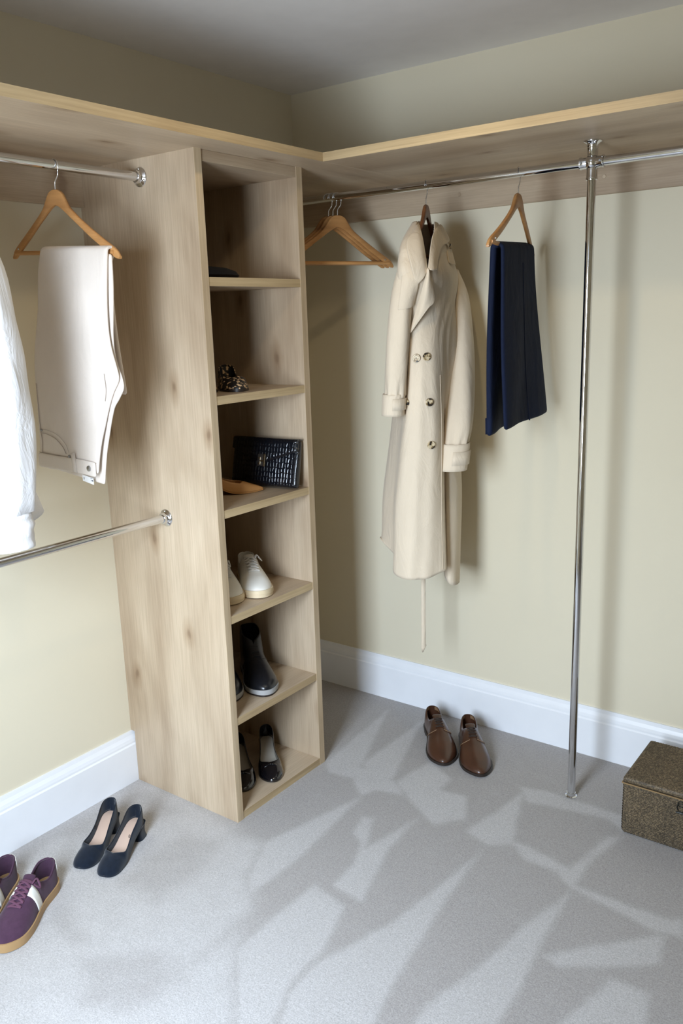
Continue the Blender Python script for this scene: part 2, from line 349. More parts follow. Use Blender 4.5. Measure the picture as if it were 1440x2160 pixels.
def floor_mesh():
    xs = [i * .0125 for i in range(0, int(2.0 / .0125) + 1)] + [2.1, 2.3, 2.6, RX]
    ys = [-i * .0125 for i in range(0, int(2.0 / .0125) + 1)] + [-2.2, -2.5, RY]
    v = [(x, y, 0) for y in ys for x in xs]; nx = len(xs)
    f = [(j * nx + i, j * nx + i + 1, (j + 1) * nx + i + 1, (j + 1) * nx + i) for j in range(len(ys) - 1) for i in range(nx - 1)]
    me = bpy.data.meshes.new('floor'); me.from_pydata(v, [], f)
    at = me.attributes.new('nap', 'FLOAT', 'POINT')
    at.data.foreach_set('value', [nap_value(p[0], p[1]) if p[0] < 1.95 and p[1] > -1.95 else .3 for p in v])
    bm = bmesh.new(); bm.from_mesh(me)
    bmesh.ops.recalc_face_normals(bm, faces=bm.faces)
    if bm.faces[:][0].normal.z < 0: bmesh.ops.reverse_faces(bm, faces=bm.faces)
    bm.to_mesh(me); bm.free()
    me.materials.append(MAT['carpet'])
    o = bpy.data.objects.new('floor', me); COL.objects.link(o)
    return struct(tag(o, 'pale grey cut-pile carpet with vacuum marks', None))
floor_mesh()
struct(box('ceiling', -T, RX + T, RY - T, T, H, H + .08, 'ceiling', bev=0))
struct(box('wall_left', -T, 0, RY - T, T, -.02, H, 'wall', bev=0))
struct(box('wall_back', 0, RX, 0, T, -.02, H, 'wall', bev=0))
struct(box('wall_right', RX, RX + T, RY - T, T, -.02, H, 'wall', bev=0))
def wall_front():
    W_ = WIN; v, f = [], []
    for b in ((0, W_['x0'], -.02, H), (W_['x1'], RX, -.02, H), (W_['x0'], W_['x1'], -.02, W_['z0']), (W_['x0'], W_['x1'], W_['z1'], H)):
        k = len(v); v += boxv(b[0], b[1], RY - .05, RY, b[2], b[3]); f += [tuple(i + k for i in q) for q in BOXF]
    struct(mesh('wall_front', v, f, 'wall', smooth=False))
wall_front()
def window():
    W_ = WIN; t = .02
    o = bpy.data.objects.new('window_1', None); COL.objects.link(o); o.location = (1.27, RY - .02, W_['z0']); struct(o)
    y0, y1 = RY - .04, RY - .005
    box('frame_stile', W_['x0'], W_['x0'] + t, y0, y1, W_['z0'], W_['z1'], 'white', o)
    box('frame_stile', W_['x1'] - t, W_['x1'], y0, y1, W_['z0'], W_['z1'], 'white', o)
    box('frame_rail', W_['x0'] + t, W_['x1'] - t, y0, y1, W_['z0'], W_['z0'] + t, 'white', o)
    box('frame_rail', W_['x0'] + t, W_['x1'] - t, y0, y1, W_['z1'] - t, W_['z1'], 'white', o)
    box('pane', W_['x0'] + t, W_['x1'] - t, y0 + .014, y0 + .018, W_['z0'] + t, W_['z1'] - t, 'glass', o, 0)
window()
BBP = [(0, 0), (.018, 0), (.018, .136), (.0145, .141), (.0145, .148), (.0125, .158), (.008, .170), (.006, .183), (0, .183)]
struct(prism('baseboard_left', BBP, 'y', -2.82, 0, 'white'))
struct(prism('baseboard_back', [(-a, b) for a, b in BBP], 'x', 0.018, RX, 'white'))
struct(prism('baseboard_right', [(RX - a, b) for a, b in BBP], 'y', -2.82, -.018, 'white'))
dl = thing('downlight', 'small round recessed ceiling downlight above the middle of the room', 'light', (1.19, -1.14, H))
lathe('trim_ring', [(.030, 0), (.042, 0), (.042, -.004), (.036, -.006), (.030, -.004)], 'white', dl, (1.19, -1.14, H))
lathe('lens', [(.0, -.0005), (.030, -.0005), (.030, -.002), (.0, -.002)], 'lamp', dl, (1.19, -1.14, H))

# ------------------------------------------------------------------ top shelves, battens
ZS, TS, DS = 2.0, .0247, .597
sh = thing('top_shelf', 'long oak shelf running along the left wall above the tower', 'shelf', (.3, -1.4, ZS))
box('board', 0, DS - .0015, RY, 0, ZS, ZS + TS, 'oak_y', sh)
box('edge_band', DS - .0015, DS, RY, -DS, ZS, ZS + TS, 'edge_y', sh, bev=0)
sh = thing('top_shelf', 'long oak shelf running along the back wall above the chrome rail', 'shelf', (1.8, -.3, ZS))
box('board', DS, RX, -DS + .0015, 0, ZS, ZS + TS, 'oak_x', sh)
box('edge_band', DS, RX, -DS, -DS + .0015, ZS, ZS + TS, 'edge_x', sh, bev=0)
ba = thing('wall_batten', 'oak batten on the left wall under the shelf, behind the hanging jeans', 'batten', (.009, -1.9, 1.894))
box('board', 0, .018, RY, -1.0185, 1.894, ZS, 'oak_y', ba)
ba = thing('wall_batten', 'oak batten on the back wall under the shelf, behind the coat', 'batten', (1.5, -.009, 1.894))
box('board', .018, RX, -.018, 0, 1.894, ZS, 'oak_x', ba)
for x in (.735, 1.235, 1.9):
    lathe('screw_cap', [(.0, -.0198), (.0055, -.0198), (.0065, -.0185), (.0065, -.0178)], 'oak_z', ba, (x, 0, 1.945), 'y', 16)

# ------------------------------------------------------------------ shelf tower
YA, YB, DT, PT = -1.0185, -.5663, .4903, .0262
SZ = [1.6702, 1.3422, 1.0092, .6810, .3479, .0242]; ST = .0241
tw = thing('shelf_tower', 'tall narrow oak shelf tower holding shoes and a clutch bag', 'shelf unit', (.245, (YA + YB) / 2, 0))
pan = [(.0186, 0), (DT - .001, 0), (DT - .001, ZS), (.0, ZS), (.0, .184), (.0186, .184)]
for y0, y1, mt in ((YA, YA + PT, 'oak_z'), (YB - PT, YB, 'oak_in')):
    p = prism('side_panel', pan, 'y', y0, y1, mt, tw)
    box('edge_band', DT - .001, DT, y0, y1, 0, ZS, 'edge_z', p, bev=0)
box('back_panel', .019, .025, YA + PT, YB - PT, .0, ZS, 'oak_in', tw, bev=0)
box('top_panel', .025, DT - .004, YA + PT, YB - PT, ZS - .030, ZS, 'oak_y', tw)
for z in SZ:
    s = box('shelf', .025, DT - .0025, YA + PT, YB - PT, z - ST, z, 'oak_y', tw)
    box('edge_band', DT - .0025, DT - .0015, YA + PT, YB - PT, z - ST, z, 'edge_y', s, bev=0)

# ------------------------------------------------------------------ chrome rails
def flange(name, o, origin, axis, sgn, par, r=.027):
    lathe(name, [(.0, 0), (r, 0), (r, sgn * .0015), (r * .93, sgn * .0035), (r * .70, sgn * .006), (.0165, sgn * .009), (.0155, sgn * .018), (.0126, sgn * .0185), (.0, sgn * .0185)], 'chrome', par, origin, axis, 28)
def screw(par, p, axis, sgn):
    lathe('screw', [(.0, sgn * .0068), (.002, sgn * .0066), (.0036, sgn * .0048), (.0036, sgn * .002)], 'chrome', par, p, axis, 10)
def left_rail(label, x, z):
    t = thing('hanging_rail', label, 'rail', (x, -1.9, z))
    tube('rod', [(x, YA - .004, z), (x, RY + .004, z)], .0125, 'chrome', t, 24)
    for y, s in ((YA, -1), (RY, 1)):
        flange('flange', t, (x, y, z), 'y', s, t)
        for k in range(3):
            a = R(90 + 120 * k); screw(t, (x + math.cos(a) * .0215, y, z + math.sin(a) * .0215), 'y', s)
left_rail('upper chrome rail on the left, carrying jeans and white shirt', .273, 1.950)
left_rail('lower empty chrome rail on the left, below the white shirt', .268, .969)
RYB, RZB, PX = -.296, 1.945, 1.300
t = thing('hanging_rail', 'chrome rail along the back wall carrying the trench coat and navy trousers', 'rail', (PX, RYB, RZB))
tube('rod', [(.022, RYB, RZB), (PX - .0345, RYB, RZB)], .0125, 'chrome', t, 24)
tube('rod', [(PX + .0345, RYB, RZB), (RX - .002, RYB, RZB)], .0125, 'chrome', t, 24)
flange('flange', t, (.0, RYB, RZB), 'x', 1, t); flange('flange', t, (RX, RYB, RZB), 'x', -1, t)
t = thing('support_pole', 'slim upright chrome pole standing on the carpet under the back rail', 'pole', (PX, RYB, 0))
tube('pole', [(PX, RYB, .012), (PX, RYB, RZB - .02)], .0125, 'chrome', t, 24)
lathe('foot', [(.0, 0), (.019, 0), (.019, .002), (.0145, .004), (.0142, .013), (.0125, .0135), (.0, .0135)], 'chrome', t, (PX, RYB, 0), 'z', 24)
lathe('collar', [(.0, -.046), (.0158, -.046), (.0166, -.042), (.0152, -.038), (.0148, -.015), (.0, -.015)], 'chrome', t, (PX, RYB, RZB), 'z', 24)
lathe('collar', [(.0, .015), (.0148, .015), (.0152, .040), (.0162, .043), (.0, .043)], 'chrome', t, (PX, RYB, RZB), 'z', 24)
lathe('top_flange', [(.0, -.0185), (.0155, -.0185), (.0158, -.010), (.019, -.006), (.025, -.0032), (.0262, -.0014), (.0262, 0), (.0, 0)], 'chrome', t, (PX, RYB, ZS), 'z', 28)
c = lathe('cross_connector', [(.0, -.034), (.0165, -.034), (.0168, -.030), (.0155, -.028), (.0155, .028), (.0168, .030), (.0165, .034), (.0, .034)], 'chrome', t, (PX, RYB, RZB), 'x', 24)
lathe('connector_ball', [(.0, -.021), (.010, -.0185), (.0175, -.0115), (.0205, 0), (.0175, .0115), (.010, .0185), (.0, .021)], 'chrome', c, (PX, RYB, RZB), 'z', 20)
for s in (-1, 1):
    lathe('grub_screw', [(.0, -.0195), (.0028, -.0195), (.0032, -.0185), (.0032, -.0140)], 'steel', c, (PX + s * .027, RYB, RZB), 'y', 10)

# ------------------------------------------------------------------ hangers
def hanger(label, loc, phi, tilt=0., wood_mat='beech', bow=.014, group=None, sx=1.):
    """wooden hanger; origin at the rail centre, arms along local x"""
    t = thing('clothes_hanger', label, 'hanger', loc, 0, group, rot=(0, R(tilt), R(phi)))
    up = [(0, -.058), (.012, -.0585), (.027, -.066), (.040, -.083), (.055, -.103), (.085, -.126), (.130, -.155), (.175, -.182), (.200, -.196), (.216, -.208), (.2245, -.222)]
    lo = [(0, -.098), (.012, -.101), (.027, -.109), (.040, -.117), (.055, -.127), (.085, -.147), (.130, -.178), (.175, -.206), (.198, -.220), (.212, -.2275), (.2225, -.2285)]
    U = [(-a, b) for a, b in reversed(up[1:])] + up; Lw = [(-a, b) for a, b in reversed(lo[1:])] + lo
    U = crom([(a * sx, 0, b) for a, b in U], 61); Lw = crom([(a * sx, 0, b) for a, b in Lw], 61)
    rings = []
    for u, l in zip(U, Lw):
        y = bow * (u.x / .22) ** 2; th = .0062 * (1 - .25 * abs(u.x) / .22); mid = (u + l) / 2; hh = (u.z - l.z) / 2; dx = (u.x - l.x) / 2
        ring = []
        for k in range(12):
            a = 2 * math.pi * k / 12; c, s_ = math.cos(a), math.sin(a)
            e = lambda q: math.copysign(abs(q) ** .6, q)
            ring.append(Vector((mid.x + dx * e(s_), y + th * e(c), mid.z + hh * e(s_))))
        rings.append(ring)
    body = grid_mesh('body', rings, wood_mat, t, True, False, caps=True)
    yb = bow * (.19 / .22) ** 2
    tube('trouser_bar', [(-.207 * sx, yb, -.2125), (.207 * sx, yb, -.2125)], .0058, wood_mat, t, 12, world=False)
    path = [(0, 0, -.066), (0, 0, -.050), (.001, 0, -.040), (.0065, 0, -.033), (.0135, 0, -.024)]
    path += [(.0178 * math.cos(R(a)), 0, .0178 * math.sin(R(a)) - .0035) for a in range(-35, 205, 20)]
    tube('hook', path, .0016, 'wire', t, 8, world=False, res=60)
    for s_ in (-1, 1):
        x = .186 * s_ * sx; lathe('notch_pin', [(0, -.0075), (.0022, -.0075), (.0028, -.0065), (.0028, 0)], 'wire', body, (x, bow * (x / .22) ** 2, -.202), 'y', 8, world=False)
    return t
HJ = (.273, -1.300, 1.950); HS = (.273, -1.655, 1.950)
hanger('light wooden hanger on the left rail holding the cream jeans', HJ, 0, 3.5)
hanger('light wooden hanger inside the white shirt', HS, 0, sx=.72)
for x, ph, lb in ((.384, 64, 'bare wooden hanger nearest the shelf tower, rearmost of three'), (.403, 64, 'bare wooden hanger in the middle of the three empty ones'), (.422, 64, 'bare wooden hanger facing out, frontmost of the three empty ones')):
    hanger(lb, (x, RYB, RZB), ph, group='three empty hangers beside the tower', tilt=0)
hanger('dark brown wooden hanger inside the trench coat', (.769, RYB, RZB), 105, 0, 'walnut', sx=.78)
HT = (1.082, RYB, RZB)
hanger('glossy wooden hanger holding the navy trousers', HT, 98, 2.4)

# ------------------------------------------------------------------ cream jeans over the hanger bar
jx = [(.0, .190, .463), (.10, .172, .462), (.25, .155, .462), (.40, .135, .466), (.52, .123, .482), (.56, .122, .484), (.61, .122, .458), (.70, .118, .428), (.82, .114, .399), (.92, .112, .383), (1., .110, .374)]
def jeans():
    t = thing('jeans', 'cream jeans folded over a hanger on the left rail, waistband hanging down', 'trousers', (.29, -1.30, 1.15))
    ztop, zbot, yb = 1.7465, 1.166, -1.290
    left = [(a, b) for a, b, c in jx]; right = [(a, c) for a, b, c in jx]
    nu, nv = 22, 44; rows = []
    def fold(u, v): return .004 * math.sin(u * 7 + v * 3) + .003 * math.sin(v * 9 - u * 4)
    for j in range(nv + 1):
        v = 1 - j / nv; row = []
        for i in range(nu + 1):
            u = i / nu; x0, x1 = interp(left, v), interp(right, v)
            zt = ztop - .0167 * u
            row.append(Vector((x0 + (x1 - x0) * u, yb - .0165 - .020 * v ** .7 - .012 * max(0, math.sin(math.pi * min(1, v * 1.3))) * u + fold(u, v) * min(1, v * 4), zt + (zbot - zt) * v)))
        rows.append(row)
    for a in (30, 70, 110, 150):                                 # over the bar
        rows.append([Vector((interp(left, 0) + (interp(right, 0) - interp(left, 0)) * i / nu, yb - .0165 * math.cos(R(a)), ztop - .0167 * i / nu + .0085 * math.sin(R(a)))) for i in range(nu + 1)])
    for j in range(1, 17):
        v = j / 16 * .62; rows.append([Vector((interp(left, 0) + (interp(right, 0) - .030 - .010 * math.sin(v * 6) - interp(left, 0)) * i / nu, yb + .0165 + .012 * v, ztop - .0167 * i / nu + (zbot - ztop) * v)) for i in range(nu + 1)])
    grid_mesh('outer_leg', rows, 'jeans', t, False, True, solid=.009, sub=1)
    # second leg, folded against the first: shows as extra edges on the right
    rows = []
    for j in range(nv + 1):
        v = 1 - j / nv; row = []
        for i in range(nu + 1):
            u = i / nu; x0, x1 = interp(left, v) + .004, interp(right, v) + .003 - .008 * (v > .62) + .006 * math.sin(v * 11) * (v < .5)
            zt = ztop - .0167 * u
            row.append(Vector((x0 + (x1 - x0) * u, yb - .0075 - .012 * v ** .7 - .010 * max(0, math.sin(math.pi * min(1, v * 1.3))) * u, zt - .008 + (zbot - .030 * max(0, u - .2) - .001 - zt) * v)))
        rows.append(row)
    grid_mesh('inner_leg', rows, 'jeans', t, False, True, solid=.008, sub=1)
    def yf(u, v): return yb - .0165 - .020 * v ** .7 - .012 * max(0, math.sin(math.pi * min(1, v * 1.3))) * u + fold(u, v) - .0062
    def P(x, z, dy=0.):
        v = max(0, min(1, (ztop - z) / (ztop - zbot))); x0, x1 = interp(left, v), interp(right, v); u = (x - x0) / (x1 - x0)
        return Vector((x, yf(u, v) - dy, z))
    wb = [[P(.111 + (.374 - .111) * i / 16, z, .0015) for i in range(17)] for z in (1.204, 1.190, 1.176, 1.163)]
    for k, r_ in enumerate(wb):
        for i, p in enumerate(r_): p.z += .004 - .009 * (i / 16)
    grid_mesh('waistband', wb, 'jeans', t, False, True, solid=.004, sub=1)
    def seam(pts, r=.0009, m='seam'): tube('seam', [P(x, z, .0006) for x, z in pts], r, m, t, 6, res=24)
    seam([(.132, 1.40), (.131, 1.34), (.130, 1.275), (.134, 1.245), (.131, 1.206)])
    seam([(.131, 1.262), (.165, 1.261), (.205, 1.252), (.232, 1.232), (.243, 1.212)])
    seam([(.131, 1.274), (.170, 1.272), (.215, 1.263), (.246, 1.240), (.255, 1.215)], .0005)
    seam([(.113, 1.2085), (.18, 1.206), (.25, 1.203), (.30, 1.200), (.375, 1.196)], .0006)
    seam([(.43, 1.43), (.432, 1.39), (.425, 1.36)], .0008)
    bl = [[P(x, z, .0042) for x in (.268, .276, .284)] for z in (1.217, 1.19, 1.163)]
    grid_mesh('belt_loop', bl, 'jeans', t, False, True, solid=.002)
    for x, z in ((.133, 1.271), (.254, 1.2055)):
        p = P(x, z, .001); lathe('rivet', [(0, -.002), (.0022, -.0018), (.0036, -.0006), (.0036, .002)], 'steel', t, p, 'y', 12)
    p = P(.344, 1.180, .0045); lathe('button', [(0, -.003), (.006, -.003), (.0078, -.0018), (.0078, .003)], 'steel', t, p, 'y', 18)
    tg = mesh('label_patch', [P(.292, 1.157, -.006), P(.346, 1.152, -.006), P(.346, 1.134, -.006), P(.292, 1.140, -.006)], [(0, 1, 2, 3)], 'tag', t, False, True)
    for (a, b, z, h) in ((.298, .306, 1.151, .007), (.318, .326, 1.1475, .0035), (.328, .334, 1.147, .0035), (.336, .344, 1.1465, .0035), (.322, .342, 1.1515, .0010)):
        q = [P(a, z, -.0056), P(b, z, -.0056), P(b, z - h, -.0056), P(a, z - h, -.0056)]
        mesh('print', q, [(0, 1, 2, 3)], 'ink', tg, False, True)
jeans()

# ------------------------------------------------------------------ white shirt
def sleeve_rings(path, rads, n=28, amp=.06, freq=5, seed=0., yaw=0.):
    pts = crom(path, 26); rings = []
    for k, p in enumerate(pts):
        v = k / 25; ra = interp([(i / (len(rads) - 1), r[0]) for i, r in enumerate(rads)], v); rb = interp([(i / (len(rads) - 1), r[1]) for i, r in enumerate(rads)], v)
        ring = []
        for i in range(n):
            a = 2 * math.pi * i / n; m = 1 + amp * math.sin(freq * a + seed + v * 2.2) * (.35 + v)
            m += .030 * math.sin(13 * v + 2 * a + seed) * (v > .1) + .022 * math.sin(24 * v - 3 * a)
            ring.append(Vector((p[0] + ra * m * math.cos(a), p[1] + rb * m * math.sin(a), p[2])))
        rings.append(ring)
    return rings
def shirt():
    x0, y0 = .273, -1.655
    t = thing('shirt', 'white button-up shirt hanging at the left edge of the picture', 'shirt', (x0, y0, 1.05))
    lv = [(1.885, .055, .045), (1.855, .075, .055), (1.80, .125, .060), (1.755, .172, .062), (1.70, .185, .070), (1.58, .188, .080), (1.40, .186, .086), (1.22, .188, .108), (1.085, .192, .142)]
    ctrl = []
    for z, hx, hy in lv:
        row = []
        for k in range(16):
            a = 2 * math.pi * k / 16; e = lambda q, p_: math.copysign(abs(q) ** p_, q)
            f = 1 + .14 * math.sin(5 * a + z * 3) * (z < 1.6)
            row.append(Vector((x0 + hx * e(math.cos(a), .75), y0 + hy * f * e(math.sin(a), .9), z + (.035 * abs(math.sin(a)) if z < 1.1 else 0))))
        ctrl.append(row)
    grid_mesh('body', surf(ctrl, 64, 44, True), 'shirt', t, True, True, solid=.0015)
    for s_ in (1, -1):
        path = [(x0 + s_ * .166, y0 - .005, 1.765), (x0 + s_ * .184, y0 - .006, 1.68), (x0 + s_ * .190, y0 + .000, 1.54), (x0 + s_ * .192, y0 + .010, 1.42), (x0 + s_ * .190, y0 + .012, 1.28), (x0 + s_ * .186, y0 + .004, 1.135)]
        rd = [(.030, .045), (.045, .062), (.050, .066), (.050, .068), (.048, .064), (.040, .054)]
        grid_mesh('sleeve', sleeve_rings(path, rd, 40, .05, 5, .7), 'shirt', t, True, True, solid=.0015)
        cp = [(x0 + s_ * .182, y0 + .004, 1.138), (x0 + s_ * .183, y0 + .004, 1.10), (x0 + s_ * .184, y0 + .000, 1.052)]
        cu = grid_mesh('cuff', sleeve_rings(cp, [(.040, .051), (.041, .053), (.041, .053)], 40, .015, 2), 'shirt', t, True, True, solid=.003)
        lathe('button', [(0, .001), (.005, .001), (.0056, 0), (.0056, -.002)], 'stripe', cu, (x0 + s_ * .182, y0 + .058, 1.092), 'y', 14)
    # collar stand and fall
    cs = []
    for z, f in ((1.878, 1.0), (1.912, .92), (1.918, 1.02), (1.875, 1.32)):
        cs.append([Vector((x0 + .058 * f * math.cos(R(a)), y0 + .050 * f * math.sin(R(a)), z - (.012 if f > 1.2 and (a < -40 or a > 220) else 0))) for a in range(-75, 256, 22)])
    grid_mesh('collar', surf(cs, 40, 14), 'shirt', t, False, True, solid=.002)
    pk = [[Vector((x0 + dx, y0 - interp([(1.08, .114), (1.22, .104), (1.4, .094), (1.58, .087), (1.7, .074), (1.86, .06)], z), z)) for dx in (-.016, 0, .016)] for z in (1.85, 1.7, 1.55, 1.4, 1.25, 1.13)]
    pl = grid_mesh('placket', surf(pk, 5, 20), 'shirt', t, False, True, solid=.002)
    for z in (1.80, 1.70, 1.60, 1.50, 1.40, 1.30, 1.20):
        lathe('button', [(0, -.003), (.005, -.003), (.0056, -.002), (.0056, .001)], 'stripe', pl, (x0, y0 - interp([(1.08, .116), (1.22, .106), (1.4, .096), (1.58, .089), (1.7, .076), (1.86, .062)], z), z), 'y', 14)
shirt()

# ------------------------------------------------------------------ navy trousers
def navy():
    t = thing('trousers', 'navy tailored trousers folded over a hanger on the back rail', 'trousers', (1.082, RYB, 1.19), R(98))
    b0 = -.2125 - 1.19 + RZB; yb = .010
    def prof(s, v, side):
        """side -1 faces the pole; v 0 at the bar, 1 at the bottom"""
        u = (s + .16) / .32
        if side < 0: sp, z1 = -.012 - .036 * u * v, .030 + .000 * u
        else: sp, z1 = .014, .008
        y = yb + (-.0125 if side < 0 else .0155) + sp * v ** .9 + .006 * math.sin(9 * u + 4 * v) * v
        x = s + (.010 + .018 * (1 if s > 0 else -1)) * v * abs(s) / .16 * (1 if side < 0 else .9) + (.012 * v if side > 0 else 0)
        z0 = b0 + .002 + s * .042
        return Vector((x, y, z0 + (z1 + s * .05 - z0) * v))
    nu, nv = 20, 26
    for side, nm in ((-1, 'front_drape'), (1, 'rear_drape')):
        rows = []
        for j in range(nv + 1):
            v = j / nv; rows.append([prof(-.158 + .312 * i / nu, v, side) for i in range(nu + 1)])
        if side < 0:
            for a in (35, 75, 115, 150):
                rows.insert(0, [Vector((-.158 + .312 * i / nu, yb - .0125 * math.cos(R(a)), b0 + .000 + (-.158 + .312 * i / nu) * .042 + .0122 * math.sin(R(a)))) for i in range(nu + 1)])
        if side > 0:
            for a in (12, 38, 64, 88):
                rows.insert(0, [Vector((-.158 + .312 * i / nu, yb + .0155 * math.cos(R(a)), b0 + .001 + (-.158 + .312 * i / nu) * .042 + .0118 * math.sin(R(a)))) for i in range(nu + 1)])
        # two folded layers per side so the near edge reads as a thick soft fold
        o = grid_mesh(nm, rows, 'navy', t, False, False, solid=.012 if side < 0 else .018, sub=1)
        if side < 0:
            hem = [[prof(-.152 + .30 * i / 12, v, side) + Vector((0, -.0105, 0)) for i in range(13)] for v in (.93, .965, .995)]
        cr = [prof(.02, v / 12, side) + Vector((0, side * (.006 if side < 0 else .009), 0)) for v in range(1, 13)]
        tube('crease', cr, .0022, 'navy', o, 6, False)
    wb = [[prof(-.150 + .29 * i / 12, v, 1) + Vector((0, .0105, 0)) for i in range(13)] for v in (.90, .94, .99)]
    grid_mesh('waistband', wb, 'navy', t, False, False, solid=.004)
navy()

# ------------------------------------------------------------------ trench coat
CO = Vector((.769, RYB, 0)); CA = Vector((.8, .6, 0)); CB = Vector((.6, -.8, 0))     # coat frame: a to the right, b towards the room
def AB(a, b, z): return CO + CA * a + CB * b + Vector((0, 0, z))
def coat():
    t = thing('trench_coat', 'beige double-breasted trench coat hanging open-collared from the back rail', 'coat', (.769, RYB, .66))
    def sh_loop(z, S, fm, bm, dz=.0):
        base = [(.80, fm), (.50, fm * 1.15), (.10, fm * 1.2), (-.30, fm * 1.2), (-.50, fm * 1.15), (-.70, fm), (-.95, fm * .6), (-1., -bm * .3), (-.3, -bm), (.4, -bm), (1., -bm * .5), (1.0, fm * .3)]
        return [AB(s * S * -.36 + m * .93, s * S * .93 + m * .36, z) for s, m in base]
    low = [
     (1.50, [(-.066, .150), (-.040, .155), (.000, .140), (.035, .105), (.055, .060), (.075, .030), (.100, -.030), (.100, -.130), (.030, -.200), (-.050, -.120), (-.100, .020), (-.088, .100)]),
     (1.35, [(-.068, .150), (-.040, .165), (.000, .150), (.035, .110), (.050, .060), (.070, .030), (.105, -.030), (.100, -.140), (.020, -.220), (-.070, -.150), (-.100, .000), (-.084, .080)]),
     (1.15, [(-.090, .140), (-.050, .170), (.000, .155), (.036, .110), (.044, .050), (.066, .045), (.110, -.030), (.100, -.140), (.010, -.240), (-.090, -.180), (-.120, -.050), (-.103, .040)]),
     (.95, [(-.113, .120), (-.065, .165), (-.010, .155), (.037, .112), (.043, .030), (.064, .055), (.117, -.020), (.100, -.140), (.000, -.250), (-.100, -.200), (-.147, -.080), (-.122, .020)]),
     (.80, [(-.120, .112), (-.070, .160), (-.015, .153), (.039, .112), (.045, .025), (.062, .058), (.112, -.010), (.095, -.130), (.000, -.250), (-.100, -.210), (-.155, -.090), (-.124, .010)])]
    hem = [(-.126, .105, .712), (-.075, .155, .706), (-.020, .153, .708), (.040, .112, .722), (.047, .022, .70), (.062, .058, .655), (.104, .004, .642), (.090, -.120, .640), (.000, -.250, .67), (-.100, -.215, .73), (-.163, -.095, .785), (-.126, .000, .755)]
    ctrl = [sh_loop(1.832, .055, .026, .040), sh_loop(1.80, .115, .036, .050), sh_loop(1.765, .172, .044, .055), sh_loop(1.722, .206, .052, .058), sh_loop(1.65, .216, .064, .062)]
    ctrl += [[AB(a, b, z) for a, b in pts] for z, pts in low] + [[AB(a, b, z) for a, b, z in hem]]
    G = surf(ctrl, 96, 90, True)
    for j, row in enumerate(G):                                   # soft hanging folds
        v = j / 89
        if v > .25:
            c = sum(row, Vector((0, 0, 0))) / len(row)
            for i, p in enumerate(row):
                d = (p - c); d.z = 0
                row[i] = p + d.normalized() * (.0035 * (v - .25) * math.sin(i / 96 * 2 * math.pi * 11 + 3 * v) + .0025 * math.sin(i / 96 * 2 * math.pi * 5 - 6 * v))
    vs = [p for r_ in G for p in r_]; nu = 96
    bvh = BVHTree.FromPolygons(vs, [(j * nu + i, j * nu + (i + 1) % nu, (j + 1) * nu + (i + 1) % nu, (j + 1) * nu + i) for j in range(89) for i in range(nu)])
    # open neck: leave out the faces between the two collar lines
    nl = [(1.66, -.020), (1.70, -.030), (1.76, -.050), (1.80, -.040), (1.86, -.030)]; nr = [(1.66, -.020), (1.70, -.008), (1.76, .004), (1.80, .016), (1.86, .030)]
    fs = []
    for j in range(89):
        for i in range(nu):
            q = (j * nu + i, j * nu + (i + 1) % nu, (j + 1) * nu + (i + 1) % nu, (j + 1) * nu + i)
            c = sum((vs[k] for k in q), Vector((0, 0, 0))) / 4; a_, b_ = (c - CO).dot(CA), (c - CO).dot(CB)
            if c.z > 1.685 and b_ > .02 - (c.z - 1.8) * .6 and interp(nl, c.z) < a_ < interp(nr, c.z): continue
            fs.append(q)
    body = mesh('body', vs, fs, 'trench', t, True, True)
    sm = body.modifiers.new('solid', 'SOLIDIFY'); sm.thickness = .003; sm.offset = 0
    def onfront(a, z, lift=.0):
        h = bvh.ray_cast(AB(a, 1., z), -CB); n = h[1]; n = n if n.dot(CB) > 0 else -n
        return h[0] + n * lift, n
    # sleeves and cuffs
    def sleeve(path, rads, seed, cuff, crad):
        rg = []
        pts = crom([AB(*p) for p in path], 40)
        for k, p in enumerate(pts):
            v = k / 39; ra = interp([(i / (len(rads) - 1), r[0]) for i, r in enumerate(rads)], v); rb = interp([(i / (len(rads) - 1), r[1]) for i, r in enumerate(rads)], v)
            rg.append([p + (CA * ra * math.cos(q) + CB * rb * math.sin(q)) * (1 + .045 * math.sin(4 * q + seed + 3.5 * v) + .10 * max(0, v - .8) * 5 * math.sin(9 * q)) + Vector((0, 0, .004 * math.sin(2 * q + seed))) for q in [2 * math.pi * i / 40 for i in range(40)]])
        grid_mesh('sleeve', rg, 'trench', t, True, True, solid=.0025)
        pts = crom([AB(*p) for p in cuff], 10)
        rg = [[p + CA * crad[0] * math.cos(q) + CB * crad[1] * math.sin(q) for q in [2 * math.pi * i / 36 for i in range(36)]] for p in pts]
        cu = grid_mesh('cuff', rg, 'trench', t, True, True, solid=.004)
        m = [[p + (CA * (crad[0] + .005) * math.cos(q) + CB * (crad[1] + .005) * math.sin(q)) + Vector((0, 0, dz)) for q in [R(100 - 12 * i) for i in range(12)]] for p, dz in ((pts[3], .004), (pts[7], 0))]
        grid_mesh('cuff_strap', m, 'trench', cu, False, True, solid=.003)
    sleeve([(.092, -.150, 1.690), (.110, -.120, 1.60), (.112, -.060, 1.45), (.106, -.005, 1.32), (.094, .050, 1.20), (.078, .075, 1.135)], [(.028, .040), (.040, .055), (.046, .060), (.048, .058), (.046, .052), (.042, .046)], .4,
           [(.077, .077, 1.142), (.073, .080, 1.10), (.066, .083, 1.055)], (.049, .048))
    sleeve([(-.078, .175, 1.690), (-.094, .165, 1.60), (-.106, .156, 1.48), (-.114, .148, 1.38), (-.118, .142, 1.305)], [(.024, .035), (.032, .045), (.035, .048), (.034, .046), (.031, .042)], 2.1,
           [(-.121, .142, 1.312), (-.123, .141, 1.285), (-.125, .140, 1.245)], (.034, .044))
